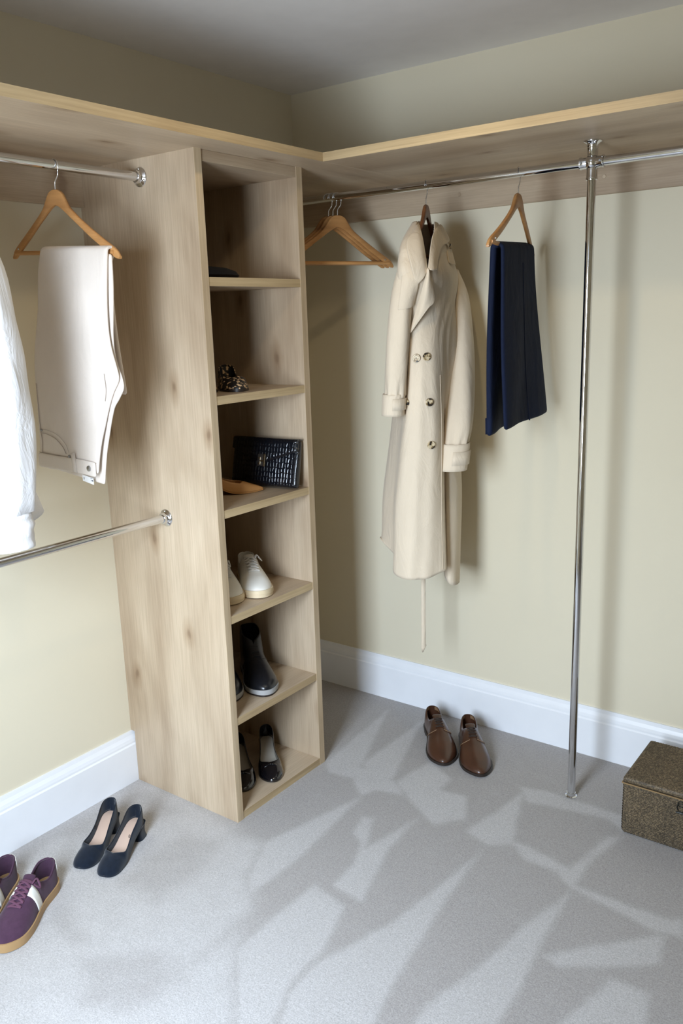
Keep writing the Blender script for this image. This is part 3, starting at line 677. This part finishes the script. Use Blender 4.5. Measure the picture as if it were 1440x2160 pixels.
    def sheet(name, rows, nu_=16, nv_=12, th=.0035, mat='trench', par=None):
        return grid_mesh(name, surf([[AB(*p) for p in r_] for r_ in rows], nu_, nv_), mat, par or t, False, True, solid=th, sub=1)
    E_ = {}
    for k, (a, b, z) in coat_pts.items():                         # lay collar and lapels on the cloth below them
        h = bvh.ray_cast(AB(a, 1., z), -CB)
        lift = {'i': .004, 'm': .014, 'o': .006, 'f': .003, 'a': .004, 'b': .006, 'c': .008}[k[1]] + (.006 if k[0] == 'p' else 0) + (.008 if k in ('ro2', 'ro3', 'ro4', 'rm4', 'ri4', 'lo1', 'lo2', 'lo3', 'lo4', 'po1', 'po2', 'pm1') else 0)
        if h[0] is not None: b = max(b, (h[0] - CO).dot(CB) + lift)
        E_[k] = (a, b, z)
    # collar wings, lapel, storm flap, epaulette (points given in the coat frame)
    sheet('collar', [[E_['ri%d' % i] for i in range(5)], [E_['rm%d' % i] for i in range(5)], [E_['ro%d' % i] for i in range(5)]])
    sheet('collar', [[E_['li%d' % i] for i in range(5)], [E_['lm%d' % i] for i in range(5)], [E_['lo%d' % i] for i in range(5)]])
    sheet('lapel', [[E_['pf%d' % i] for i in range(4)], [E_['pm%d' % i] for i in range(4)], [E_['po%d' % i] for i in range(4)]], 18, 12)
    sheet('storm_flap', [[E_['fa%d' % i] for i in range(4)], [E_['fb%d' % i] for i in range(4)], [E_['fc%d' % i] for i in range(4)]], 14, 12, .003)
    ep = sheet('epaulette', [[E_['ea0'], E_['ea1'], E_['ea2']], [E_['eb0'], E_['eb1'], E_['eb2']]], 8, 6, .004)
    # buttons
    def button(p, n, r_, par):
        n = n.normalized(); u = n.cross(Vector((0, 0, 1))).normalized(); v = u.cross(n)
        prof = [(0, .0030), (r_ * .55, .0030), (r_ * .62, .0042), (r_ * .9, .0042), (r_, .0025), (r_, -.001)]
        rg = [[p + (u * math.cos(q) + v * math.sin(q)) * rr + n * h for q in [2 * math.pi * i / 20 for i in range(20)]] for rr, h in prof]
        grid_mesh('button', rg, 'tort', par, True, True, caps=True)
    for a, z in ((-.050, 1.421), (-.020, 1.424), (-.013, 1.284), (-.0085, 1.150), (-.0775, 1.283)):
        p, n = onfront(a, z, .003); button(p, n, .0128 if a > -.07 else .011, t)
    pa = AB(*E_['ea1']); button(AB(E_['ea1'][0] + .004, E_['ea1'][1] + .012, E_['ea1'][2]), (CA + CB * .4).normalized(), .009, ep)
    # front edge piping: the overlapping front panel's free edge
    edge = []
    for k in range(24):
        z = 1.46 - k * (1.46 - .73) / 23; a = interp([(.73, .030), (1.0, .026), (1.2, .028), (1.46, .022)], z)
        try: p, n = onfront(a, z, .0022); edge.append(p)
        except Exception: pass
    tube('front_edge', edge[3:], .0008, 'trench', t, 6)
    # belt end hanging below the hem
    bp = [AB(-.021, .0, 1.0), AB(-.020, .0, .80), AB(-.021, .0, .60), AB(-.022, .0, .42)]
    rows = [[p - CA * .0075, p, p + CA * .0075] for p in crom(bp, 14)]
    rows += [[AB(-.0305, .0, .405), AB(-.022, .002, .402), AB(-.0125, .0, .412)], [AB(-.0275, 0, .388), AB(-.0255, 0, .385), AB(-.0235, 0, .388)]]
    grid_mesh('belt', rows, 'trench', t, False, True, solid=.003)
coat_pts = {'ri0': (0.0323, -0.03, 1.8115), 'ri1': (0.0159, 0.02, 1.7987), 'ri2': (0.0023, 0.06, 1.773), 'ri3': (-0.0098, 0.1, 1.7255), 'ri4': (-0.0197, 0.135, 1.6805), 'rm0': (0.0543, -0.06, 1.8312), 'rm1': (0.0435, -0.01, 1.8207), 'rm2': (0.0239, 0.065, 1.7859), 'rm3': (0.0052, 0.122, 1.7235), 'rm4': (-0.0058, 0.152, 1.6765), 
    'ro0': (0.0813, -0.08, 1.7941), 
    'ro1': (0.0748, -0.02, 1.7731), 
    'ro2': (0.0426, 0.055, 1.7538), 
    'ro3': (0.0225, 0.11, 1.7168), 
    'ro4': (0.0112, 0.142, 1.6792), 'li0': (-0.0175, -0.03, 1.8332), 'li1': (-0.0297, 0.03, 1.8076), 'li2': (-0.0271, 0.075, 1.7754), 'li3': (-0.0221, 0.12, 1.7176), 'li4': (-0.0188, 0.14, 1.6816), 'lm0': (-0.018, -0.04, 1.8429), 'lm1': (-0.039, 0.05, 1.8116), 'lm2': (-0.0451, 0.11, 1.7702), 'lm3': (-0.0387, 0.155, 1.7089), 'lm4': (-0.0317, 0.165, 1.656), 'lo0': (-0.0266, -0.03, 1.8363), 'lo1': (-0.0578, 0.06, 1.7916), 'lo2': (-0.0802, 0.13, 1.7573), 'lo3': (-0.0706, 0.19, 1.6915), 'lo4': (-0.0539, 0.185, 1.6325), 
    'pf0': (-0.0193, 0.145, 1.6869), 
    'pf1': (-0.033, 0.162, 1.6368), 
    'pf2': (-0.0503, 0.17, 1.5704), 
    'pf3': (-0.0722, 0.163, 1.4979), 'pm0': (-0.0172, 0.152, 1.6809), 'pm1': (-0.0205, 0.178, 1.622), 'pm2': (-0.0349, 0.188, 1.5697), 'pm3': (-0.0712, 0.168, 1.4979), 'po0': (-0.0158, 0.152, 1.6754), 'po1': (0.0057, 0.172, 1.5937), 'po2': (-0.0176, 0.186, 1.5664), 'po3': (-0.0698, 0.168, 1.495), 'fa0': (-0.0412, 0.1, 1.782), 'fa1': (-0.0594, 0.14, 1.7722), 'fa2': (-0.0755, 0.16, 1.7615), 'fa3': (-0.0878, 0.17, 1.7502), 'fb0': (-0.043, 0.165, 1.6673), 'fb1': (-0.0653, 0.19, 1.6641), 'fb2': (-0.0831, 0.2, 1.6615), 'fb3': (-0.0973, 0.2, 1.6565), 'fc0': (-0.0597, 0.18, 1.5803), 'fc1': (-0.0702, 0.2, 1.5707), 'fc2': (-0.091, 0.21, 1.5658), 'fc3': (-0.1104, 0.205, 1.565), 
    'ea0': (0.0625, -0.03, 1.7729), 
    'ea1': (0.0731, -0.03, 1.7609), 
    'ea2': (0.0849, -0.05, 1.7562), 'eb0': (0.0689, 0.0, 1.708), 'eb1': (0.0824, -0.01, 1.7039), 'eb2': (0.0974, -0.03, 1.7016)}
coat()

# ------------------------------------------------------------------ shoes
class Last:
    """half-width, base and top curves of a shoe; heel at x=0, toe at x=L"""
    def __init__(s, L, wid, base, top, opn, toe=2.2, toe_t=.80, heel_t=.16, cen=0.):
        s.L, s.wid, s.base, s.top, s.opn, s.toe, s.toe_t, s.heel_t, s.cen = L, wid, base, top, opn, toe, toe_t, heel_t, cen
    def end(s, t):
        if t < s.heel_t: e = (s.heel_t - t) / s.heel_t; return max(0, 1 - e ** 2.2) ** (1 / 2.2)
        if t > s.toe_t: e = (t - s.toe_t) / (1 - s.toe_t); return max(0, 1 - e ** s.toe) ** (1 / s.toe)
        return 1.
    def w(s, t): return interp(s.wid, t) * s.end(t)
    def c(s, t): return s.cen * math.sin(math.pi * min(1, t * .9)) * (1 if t > .35 else t / .35) + s.cen * .6 * max(0, t - .6)
    def b(s, t): return interp(s.base, t)
    def h(s, t):
        hh = interp(s.top, t); b = s.b(t)
        if t > s.toe_t: e = (t - s.toe_t) / (1 - s.toe_t); hh = b + (hh - b) * (max(0, 1 - e ** 2.6) ** (1 / 2.6) * .82 + .18 * (1 - e))
        return hh
    def o(s, t): return min(interp(s.opn, t), .86 * s.w(t)) if interp(s.opn, t) > .0015 else 0.
    def side(s, t, ph, sg):
        w, o, b, h = s.w(t), s.o(t), s.b(t), s.h(t); a = ph * math.pi / 2
        op = o > 0
        ca = math.cos(a) ** (.75 if op else .80); sa = math.sin(a) ** (1.05 if op else .95)
        return Vector((s.L * t, s.c(t) + sg * (o + (w - o) * ca), b + (h - b) * sa))
TS_ = [.5 - .5 * math.cos(math.pi * i / 56) for i in range(57)]
def upper(l, mat, par, name='upper', th=.0022, t0=0., t1=1., p0=0., p1=1., lift=0.):
    v, f = [], []; nr = 12
    ts = [t for t in TS_ if t0 <= t <= t1]
    for sg in (-1, 1):
        k = len(v)
        for t in ts:
            for r_ in range(nr + 1):
                p = l.side(t, p0 + (p1 - p0) * r_ / nr, sg)
                if lift: q = Vector((0, sg * math.cos(r_ / nr * math.pi / 2), math.sin(r_ / nr * math.pi / 2))); p = p + q * lift
                v.append(p)
        for j in range(len(ts) - 1):
            for r_ in range(nr):
                a = k + j * (nr + 1) + r_; f.append((a, a + 1, a + nr + 2, a + nr + 1))
    me = mesh(name, v, f, mat, par, True, False)
    s_ = me.modifiers.new('solid', 'SOLIDIFY'); s_.thickness = th; s_.offset = 0
    return me
def sole(l, mat, par, zt, zb, m=.003, name='sole', t1=1.):
    rings = []
    for t in TS_:
        if t > t1: break
        w = max(.0004, l.w(t) + m * (l.end(t) ** .5)); x = l.L * t + m * (2 * t - 1); c = l.c(t); a, b = l.b(t) + zt(t), l.b(t) + zb(t)
        y = [-1, -.5, 0, .5, 1]
        rings.append([Vector((x, c + w * q, a)) for q in y] + [Vector((x, c + w * 1.01, a * .6 + b * .4)), Vector((x, c + w * .99, b))] + [Vector((x, c + w * q, b)) for q in (.5, 0, -.5)] + [Vector((x, c - w * .99, b)), Vector((x, c - w * 1.01, a * .6 + b * .4))])
    return grid_mesh(name, rings, mat, par, True, False, caps=True)
def insole(l, mat, par, t1=.75, dz=.003):
    v, f = [], []
    ts = [t for t in TS_ if .015 < t < t1]
    for t in ts:
        for q in (-1, -.4, .4, 1): v.append((l.L * t, l.c(t) + q * (l.w(t) - .002), l.b(t) + dz))
    for j in range(len(ts) - 1):
        for i in range(3): a = j * 4 + i; f.append((a, a + 1, a + 5, a + 4))
    return mesh('insole', v, f, mat, par, True, False)
def laces(l, mat, par, ts, half, r_=.002, lift=.0025, cross=True, flat=.5):
    for k, t in enumerate(ts):
        def at(tt, y):
            w, h, b = l.w(tt), l.h(tt), l.b(tt); yy = max(-1, min(1, y / w))
            return Vector((l.L * tt, l.c(tt) + y, b + (h - b) * max(0, 1 - abs(yy) ** 2.4) ** .45 + lift))
        if not cross or k == len(ts) - 1 or k == 0: tube('lace', [at(t, half * q) for q in (-1, -.6, -.2, .2, .6, 1)], r_, mat, par, 8, False, flat=flat)
        if cross and k < len(ts) - 1:
            t2 = ts[k + 1]
            for sg in (-1, 1): tube('lace', [at(t + (t2 - t) * (q + 1) / 2, sg * half * q) + Vector((0, 0, .001 * (sg > 0))) for q in (-1, -.5, 0, .5, 1)], r_, mat, par, 8, False, flat=flat)
def place(name, label, loc, ang, group, cat='shoe', rot=None):
    return thing(name, label, cat, loc, R(ang), group, rot=rot)

def sneaker(label, loc, ang, mirror, group, mu, ml, ms, mlin, stripe, L=.275, wd=.046):
    t = place('sneaker', label, loc, ang, group)
    l = Last(L, [(0, .030), (.15, .032), (.40, .034), (.68, wd), (.85, wd * .95), (1, wd * .7)], [(0, .020), (.5, .018), (.85, .018), (1, .022)],
             [(0, .083), (.08, .080), (.22, .064), (.36, .078), (.42, .094), (.50, .088), (.68, .066), (.84, .053), (1, .043)],
             [(0, .010), (.06, .022), (.2, .027), (.36, .024), (.41, .016), (.44, 0), (1, 0)], cen=.006 * mirror)
    upper(l, mu, t); insole(l, mlin, t, .5)
    so_ = sole(l, ms, t, lambda q: .006, lambda q: -l.b(q) + (.004 * max(0, q - .8) / .2), .0045)
    upper(l, mu, t, 'collar_pad', .006, 0, .40, .90, 1.0)
    tg = [[Vector((L * (.445 - .05 * j), l.c(.42) + .015 * q * (1 + .12 * j), l.h(.44) - .004 + .006 * j - .004 * q * q)) for q in (-1, -.5, 0, .5, 1)] for j in range(3)]
    grid_mesh('tongue', tg, mu, t, False, False, solid=.005, sub=1)
    laces(l, ml, t, (.43, .48, .53, .58, .63, .68), .0185, .0040, .004)
    tube('lace', [(L * .45, l.c(.45) + .018, l.h(.45) - .002), (L * .40, l.c(.4) + .026, l.h(.45) + .006), (L * .44, .034, l.h(.45) - .012), (L * .47, .022, l.h(.45) + .002)], .003, ml, t, 8, False, res=18, flat=.5)
    if stripe:
        for sg in (-1, 1):
            rows = []
            for p in [.04 + .74 * i / 8 for i in range(9)]:
                r_ = []
                for k in range(5):
                    tt = .44 + .105 * k / 4 + .05 * (p - .5); q = l.side(tt, min(.99, p), sg); r_.append(q + Vector((0, sg * .0022, .0012)))
                rows.append(r_)
            grid_mesh('side_stripe', rows, 'stripe', t, False, False, solid=.0012)
        ht = []
        for z in (.42, .60, .78, .94):
            r_ = [l.side(tt, z, -1) + Vector((-.0042, -.002, .001)) for tt in (.075, .035, .01)] + [l.side(tt, z, 1) + Vector((-.0042, .002, .001)) for tt in (.0, .01, .035, .075)]
            ht.append(r_)
        grid_mesh('heel_tab', ht, 'stripe', t, False, False, solid=.0015)
    else:
        sole(l, ms, t, lambda q: -.006, lambda q: -.0085, .0056, 'sole_ridge')
    return t
sneaker('right-hand purple suede sneaker with gum sole on the carpet at left', (.252, -1.534, 0), -62, -1, 'purple sneakers on the carpet', 'purple', 'lace_p', 'gum', 'purple_in', True, .272, .047)
sneaker('left-hand purple suede sneaker, cut off by the left picture edge', (.143, -1.590, 0), -62, 1, 'purple sneakers on the carpet', 'purple', 'lace_p', 'gum', 'purple_in', True, .272, .047)
sneaker('white leather sneaker on the fourth tower shelf, the one nearer the back wall', (.236, -.650, SZ[3] + .0005), -36, -1, 'white sneakers in the tower', 'wleather', 'lace_w', 'wsole', 'insole_w', False, .275, .048)
sneaker('white leather sneaker on the fourth tower shelf, half hidden by the side panel', (.194, -.757, SZ[3] + .0005), -36, 1, 'white sneakers in the tower', 'wleather', 'lace_w', 'wsole', 'insole_w', False, .275, .048)

def derby(label, loc, ang, mirror):
    t = place('derby_shoe', label, loc, ang, 'brown derby shoes on the carpet'); L = .305
    l = Last(L, [(0, .031), (.15, .034), (.38, .036), (.66, .052), (.82, .049), (1, .034)], [(0, .022), (.25, .020), (.5, .012), (.8, .010), (1, .014)],
             [(0, .085), (.08, .082), (.20, .066), (.30, .072), (.37, .088), (.48, .083), (.66, .062), (.84, .046), (1, .036)],
             [(0, .008), (.06, .020), (.2, .024), (.31, .020), (.355, .010), (.385, 0), (1, 0)], toe_t=.74, cen=.008 * mirror)
    upper(l, 'brown', t); insole(l, 'brown_in', t, .45)
    upper(l, 'brown_in', t, 'lining', .001, .01, .35, .55, .98, -.002)
    sole(l, 'welt', t, lambda q: .001, lambda q: -.0065, .0045, 'welt')
    sole(l, 'welt', t, lambda q: -.006, lambda q: -l.b(q) + .004 * max(0, q - .85) / .15, .003, 'heel_block', .27)
    sole(l, 'welt', t, lambda q: -.006, lambda q: -.0095 + .0 * q, .003, 'outsole')
    # open-laced facings
    for sg in (-1, 1):
        rows = []
        for k in range(9):
            tt = .375 + .20 * k / 8; r_ = []
            for p in (.98 - .10 * k / 8, .90, .80, .70 - .06 * math.sin(k / 8 * 3), .60 - .25 * k / 8):
                r_.append(l.side(tt, min(.985, p), sg) + Vector((0, sg * .0016, .0022)))
            rows.append(r_)
        fc = grid_mesh('facing', rows, 'brown', t, False, False, solid=.002, sub=1)
        st = [l.side(tt, p, sg) + Vector((0, sg * .0025, .003)) for tt, p in ((.575, .90), (.582, .72), (.57, .55), (.545, .40), (.50, .26), (.47, .16))]
        tube('stitching', st, .0013, 'brown_in', fc, 6, False, res=20)
    laces(l, 'lace_b', t, (.40, .445, .49, .535), .0150, .0023, .0052, False, .7)
    laces(l, 'lace_b', t, (.425, .47, .515), .010, .0013, .0045, False, .7)
    tn = [[Vector((L * (.40 - .045 * j), l.c(.4) + .014 * q * (1 + .2 * j), l.h(.385) - .001 + .0045 * j - .003 * q * q)) for q in (-1, -.5, 0, .5, 1)] for j in range(3)]
    grid_mesh('tongue', tn, 'brown', t, False, False, solid=.003, sub=1)
derby('brown leather derby shoe on the carpet, the one nearer the shelf tower', (.674, -.126, 0), -52, 1)
derby('brown leather derby shoe on the carpet, the one nearer the chrome pole', (.822, -.116, 0), -52, -1)

def pump(label, loc, ang, mirror, mat, min_, group, L=.215, hh=.052, name='heeled_pump', toe=3.0, toe_t=.80, wd=.037, block=True, rot=None):
    t = place(name, label, loc, ang, group, rot=rot)
    l = Last(L, [(0, .024), (.15, .026), (.40, .027), (.68, wd), (.84, wd * .97), (1, wd * .8)], [(0, hh + .004), (.12, hh + .001), (.30, hh * .72), (.50, hh * .24), (.64, .006), (.85, .004), (1, .006)],
             [(0, hh + .052), (.10, hh + .046), (.28, hh * .72 + .034), (.5, hh * .24 + .031), (.64, .036), (.72, .038), (.86, .030), (1, .022)],
             [(0, .010), (.06, .019), (.2, .023), (.45, .025), (.60, .030), (.66, .028), (.695, .012), (.70, 0), (1, 0)], toe=toe, toe_t=toe_t, cen=.006 * mirror)
    upper(l, mat, t, th=.0026); insole(l, min_, t, .71, .0035)
    upper(l, mat, t, 'lining', .001, .01, .66, .1, .97, -.0022)
    sole(l, mat if block else 'welt', t, lambda q: .001, lambda q: -.0035, .0012)
    if block:
        rg = []
        for z in [i / 8 for i in range(9)]:
            s_ = .021 + .004 * (z - .35) ** 2 * 4; zz = (hh + .002) * z; x = .026 - .004 * (1 - z)
            rg.append([Vector((x + s_ * 1.05 * math.copysign(abs(math.cos(a)) ** .6, math.cos(a)) - (.006 * (1 - z)), s_ * math.copysign(abs(math.sin(a)) ** .6, math.sin(a)), min(zz, l.b(max(0., min(1., (x + s_ * 1.05 * math.copysign(abs(math.cos(a)) ** .6, math.cos(a)) - .006 * (1 - z)) / L))) - .001))) for a in [2 * math.pi * i / 24 for i in range(24)]])
        grid_mesh('heel', rg, mat, t, True, False, caps=True)
    return t, l
for lb, loc, an, mi in (('navy suede block-heel pump on the carpet, the one nearer the baseboard', (.178, -1.251, 0), -68, 1), ('navy suede block-heel pump on the carpet, the one farther from the baseboard', (.276, -1.232, 0), -68, -1)):
    t, l = pump(lb, loc, an, mi, 'pump', 'insole', 'navy pumps on the carpet')
    tube('elastic_loop', [l.side(.42, .93, -mi) + Vector((.004 * math.cos(R(a)), mi * .004, .004 * math.sin(R(a)) + .002)) for a in range(0, 360, 30)], .0008, 'dark', t, 6, False, closed=True)
tt, l = pump('tan leather pointed-toe shoe lying in front of the black clutch bag', (.262, -.905, SZ[2] + .0005), 56, 1, 'tan', 'insole', None, .235, .050, toe=1.5, toe_t=.55, wd=.036)

def flat_shoe(label, loc, ang, mirror, mat, min_, group, bow=True, L=.245, msole='welt', strap=False):
    t = place('ballet_flat', label, loc, ang, group)
    l = Last(L, [(0, .026), (.15, .029), (.40, .029), (.68, .041), (.84, .039), (1, .028)], [(0, .010), (.3, .008), (.8, .005), (1, .007)],
             [(0, .068), (.08, .064), (.25, .044), (.5, .035), (.66, .036), (.75, .040), (.88, .034), (1, .028)],
             [(0, .008), (.05, .020), (.2, .025), (.45, .026), (.62, .032), (.70, .028), (.735, .012), (.74, 0), (1, 0)], toe=2.2, toe_t=.74, cen=.007 * mirror)
    upper(l, mat, t); insole(l, min_, t, .75)
    upper(l, 'dark', t, 'lining', .001, .01, .70, .1, .97, -.002)
    sole(l, msole, t, lambda q: .001, lambda q: -l.b(q), .002)
    # binding along the opening
    for sg in (-1, 1): tube('binding', [l.side(q, 1., sg) + Vector((0, 0, .0006)) for q in [i / 30 * .735 for i in range(31)]], .0016, mat, t, 6, False)
    if bow:
        x = L * .765; z = l.h(.765) + .003; c = l.c(.765)
        bw = lathe('bow_knot', [(0, -.004), (.0035, -.003), (.004, 0), (.0035, .003), (0, .004)], mat, t, (x, c, z), 'y', 12, False)
        for sg in (-1, 1):
            g = [[Vector((x + .007 * q * (.45 + .55 * s_), c + sg * (.003 + .022 * s_), z - .010 * s_ * s_ + .002 * (1 - q * q))) for q in (-1, -.5, 0, .5, 1)] for s_ in (0, .33, .66, 1)]
            grid_mesh('bow_loop', g, mat, bw, False, False, solid=.003, sub=1)
    if strap:
        p = [l.side(.33, .98, -1), Vector((L * .36, l.c(.35) - .020, .060)), Vector((L * .38, l.c(.36), .070)), Vector((L * .36, l.c(.35) + .020, .060)), l.side(.33, .98, 1)]
        tube('strap', p, .0024, 'dark', t, 8, False, res=20, flat=.5)
    return t
def patent_bow(t, l, L):
    x = L * .765; z = l.h(.765) + .002; c = l.c(.765)
    bw = lathe('bow_knot', [(0, -.004), (.0035, -.003), (.004, 0), (.0035, .003), (0, .004)], 'patent', t, (x, c, z), 'y', 12, False)
    for sg in (-1, 1):
        g = [[Vector((x + .007 * q * (.45 + .55 * s_), c + sg * (.003 + .022 * s_), z - .010 * s_ * s_ + .002 * (1 - q * q))) for q in (-1, -.5, 0, .5, 1)] for s_ in (0, .33, .66, 1)]
        grid_mesh('bow_loop', g, 'patent', bw, False, False, solid=.003, sub=1)
for lb, loc, an, mi in (('black patent low-heel pump on the bottom tower shelf, fully in view', (.278, -.640, SZ[5] + .0005), -42, -1), ('black patent low-heel pump on the bottom tower shelf, partly behind the side panel', (.230, -.742, SZ[5] + .0005), -42, 1)):
    t, l = pump(lb, loc, an, mi, 'patent', 'insole_w', 'black patent pumps in the tower', .245, .042, toe=2.2, toe_t=.76, wd=.041)
    patent_bow(t, l, .245)
flat_shoe('leopard print flat on the second tower shelf, fully in view', (.250, -.704, SZ[1] + .0005), -36, -1, 'leo', 'insole_w', 'leopard print flats in the tower', False)
flat_shoe('leopard print flat on the second tower shelf, mostly behind the side panel', (.192, -.797, SZ[1] + .0005), -36, 1, 'leo', 'insole_w', 'leopard print flats in the tower', False)

def boot(label, loc, ang, mirror):
    t = place('ankle_boot', label, loc, ang, 'black boots in the tower'); L = .285
    l = Last(L, [(0, .033), (.15, .035), (.40, .037), (.68, .052), (.84, .050), (1, .036)], [(0, .022), (.5, .020), (.85, .019), (1, .022)],
             [(0, .155), (.10, .158), (.30, .150), (.40, .140), (.47, .112), (.55, .092), (.70, .068), (.86, .056), (1, .046)],
             [(0, .010), (.08, .024), (.22, .029), (.34, .026), (.40, .014), (.425, 0), (1, 0)], toe_t=.76, cen=.006 * mirror)
    upper(l, 'black', t, th=.003); insole(l, 'dark', t, .5)
    sole(l, 'grey_sole', t, lambda q: .001, lambda q: -l.b(q) + .0065, .004, 'midsole')
    sole(l, 'welt', t, lambda q: -l.b(q) + .0065, lambda q: -l.b(q), .003, 'outsole')
    laces(l, 'black', t, (.46, .51, .56), .014, .0018, .003, False, .7)
    for sg in (-1, 1): tube('seam', [l.side(q, p, sg) + Vector((0, sg * .002, .001)) for q, p in ((.60, .95), (.58, .75), (.54, .55), (.50, .35), (.47, .15))], .0012, 'black', t, 6, False, res=16)
boot('black leather ankle boot with grey sole on the fifth tower shelf, fully in view', (.232, -.656, SZ[4] + .0005), -35, -1)
boot('black leather ankle boot on the fifth tower shelf, mostly behind the side panel', (.162, -.766, SZ[4] + .0005), -35, 1)

# ------------------------------------------------------------------ clutch bag, cap, woven box
def clutch():
    t = thing('clutch_bag', 'black crocodile-embossed clutch bag leaning against the tower side', 'bag', (.350, -.654, SZ[2] + .0050), 0, None, rot=(R(-12), 0, R(4)))
    W2, Hh, Th = .135, .152, .034
    def ring(z, th, w): return [Vector((w * math.copysign(abs(math.cos(a)) ** .25, math.cos(a)), th / 2 * math.copysign(abs(math.sin(a)) ** .5, math.sin(a)), z)) for a in [2 * math.pi * i / 40 for i in range(40)]]
    rg = [ring(z, Th * q, W2 * w_) for z, q, w_ in ((.0, .72, .985), (.002, .86, .995), (.010, 1, 1), (.05, .98, 1), (.10, .85, 1), (.140, .62, .997), (.150, .40, .99), (.152, .2, .98))]
    grid_mesh('body', rg, 'croc', t, True, False, caps=True)
    def fy(z): return -Th / 2 * interp([(0, .86), (.05, .98), (.10, .85), (.152, .62)], z) - .0022
    rows = []
    for k in range(13):
        u = k / 12; x = -W2 + 2 * W2 * u; zb = .070 + (.048) * abs(2 * u - 1) ** 1.0
        rows.append([Vector((x, fy(.152 + (zb - .152) * q), .1535 + (zb - .1535) * q)) for q in (0, .25, .5, .75, 1)])
    fl = grid_mesh('flap', rows, 'croc', t, False, False, solid=.0035)
    rows = [[Vector((-W2 + 2 * W2 * k / 8, y, z)) for k in range(9)] for y, z in ((-.0125, .1525), (-.006, .156), (.0, .157), (.006, .155))]
    grid_mesh('top_fold', rows, 'croc', t, False, False, solid=.003)
    y_ = fy(.08)
    cl = box('clasp_plate', -.020, .006, y_ - .0050, y_ - .001, .062, .102, 'steel', t, .0008, False)
    box('clasp_bar', .006, .0120, y_ - .0085, y_ - .003, .061, .103, 'gold', cl, .0008, False)
    box('clasp_hook', -.008, .007, y_ - .0085, y_ - .005, .077, .0815, 'gold', cl, .0006, False)
    for z in (.067, .086): box('clasp_hook', -.014, -.008, y_ - .0085, y_ - .005, z, z + .0055, 'gold', cl, .0006, False)
    box('clasp_hook', -.0105, -.0075, y_ - .0085, y_ - .005, .067, .0915, 'gold', cl, .0006, False)
clutch()
def cap():
    t = thing('felt_cap', 'dark soft cap lying flat on the top tower shelf', 'cap', (.235, -.800, SZ[0] + .0005)); t.scale = (1.25, 1.25, 1.0)
    lathe('crown', [(.0, .046), (.045, .045), (.082, .039), (.104, .028), (.112, .016), (.104, .006), (.085, .001), (.0, .0005)], 'dark', t, (0, 0, 0), 'z', 32, False)
    lathe('stalk', [(0, .052), (.002, .052), (.003, .046), (.004, .044)], 'dark', t, (0, 0, 0), 'z', 10, False)
    lathe('band', [(.082, .0), (.088, .0), (.090, .007), (.084, .008)], 'black', t, (0, 0, 0), 'z', 32, False)
cap()
def woven_box():
    x0, x1, y0, y1, zt = 1.499, 1.842, -.404, -.137, .187
    t = thing('woven_box', 'brown woven seagrass box with a hinged lid at the right edge', 'box', ((x0 + x1) / 2, (y0 + y1) / 2, 0))
    def rbox(name, x0, x1, y0, y1, z0, z1, mat, par, r_=.010):
        o = mesh(name, boxv(x0, x1, y0, y1, z0, z1), BOXF, mat, par, False, True); b = bevel_mod(o, r_, 3); b.modifiers[0].limit_method = 'NONE'
        for p in o.data.polygons: p.use_smooth = True
        return o
    base = rbox('base', x0, x1, y0, y1, .001, zt - .020, 'sea', t); lid = rbox('lid', x0 - .001, x1 + .001, y0 - .001, y1 + .001, zt - .0185, zt, 'sea', t, .007)
    def weave(org, ux, uy, W_, H_, par, cell=.0062):
        """diagonal over-under strips raised on one face"""
        n = ux.cross(uy); v, f = [], []; c45 = math.sqrt(.5)
        du, dv = Vector((c45, c45)), Vector((-c45, c45)); R_ = int((W_ + H_) / cell) + 2
        for i in range(-R_, R_):
            for j in range(-R_, R_):
                c = du * (i * cell) + dv * (j * cell)
                if not (.006 < c.x < W_ - .006 and .006 < c.y < H_ - .006): continue
                a, b = (du, dv) if (i + j) % 2 else (dv, du)
                la, lb, k = cell * 1.02, cell * .46, len(v); hgt = .0016 + random.random() * .0009
                for sa, sb, h in ((-1, -1, 0), (1, -1, 0), (1, 1, 0), (-1, 1, 0), (-.45, 0, 1), (.45, 0, 1)):
                    p = c + a * (la * sa) + b * (lb * sb); q = org + ux * p.x + uy * p.y + n * (hgt * h - .0002)
                    v.append(q)
                f += [(k, k + 1, k + 5, k + 4), (k + 1, k + 2, k + 5), (k + 2, k + 3, k + 4, k + 5), (k + 3, k, k + 4)]
        o = mesh('weave', v, f, 'sea', par, False, True); o['kind'] = 'stuff'
    X, Y, Z = Vector((1, 0, 0)), Vector((0, 1, 0)), Vector((0, 0, 1))
    weave(Vector((x0, y0, .001)), X, Z, x1 - x0, zt - .021, base)
    weave(Vector((x0, y1, .001)), -Y, Z, y1 - y0, zt - .021, base)
    weave(Vector((x0, y0, zt)), X, Y, x1 - x0, y1 - y0, lid)
    tube('rim', [(x0 - .001, y0 - .002, zt - .0195), (x1 + .001, y0 - .002, zt - .0195)], .0022, 'sea_rim', lid, 8)
    tube('rim', [(x0 - .002, y0, zt - .0195), (x0 - .002, y1, zt - .0195)], .0022, 'sea_rim', lid, 8)
    cx, cz = 1.668, .142
    cp = tube('clasp_loop', [(cx + .011 * math.cos(R(a)), y0 - .004, cz + .013 * math.sin(R(a))) for a in range(0, 360, 24)], .0013, 'wireb', base, 8, closed=True)
    tube('clasp_peg', [(cx - .013, y0 - .005, cz - .016), (cx + .015, y0 - .005, cz - .016)], .0026, 'wireb', base, 8)
    tube('clasp_loop', [(cx + .009 * math.cos(R(a)), y0 - .005 - .003 * math.sin(R(a)), cz + .012 + .010 * math.sin(R(a))) for a in range(0, 360, 24)], .0013, 'wireb', lid, 8, closed=True)
woven_box()
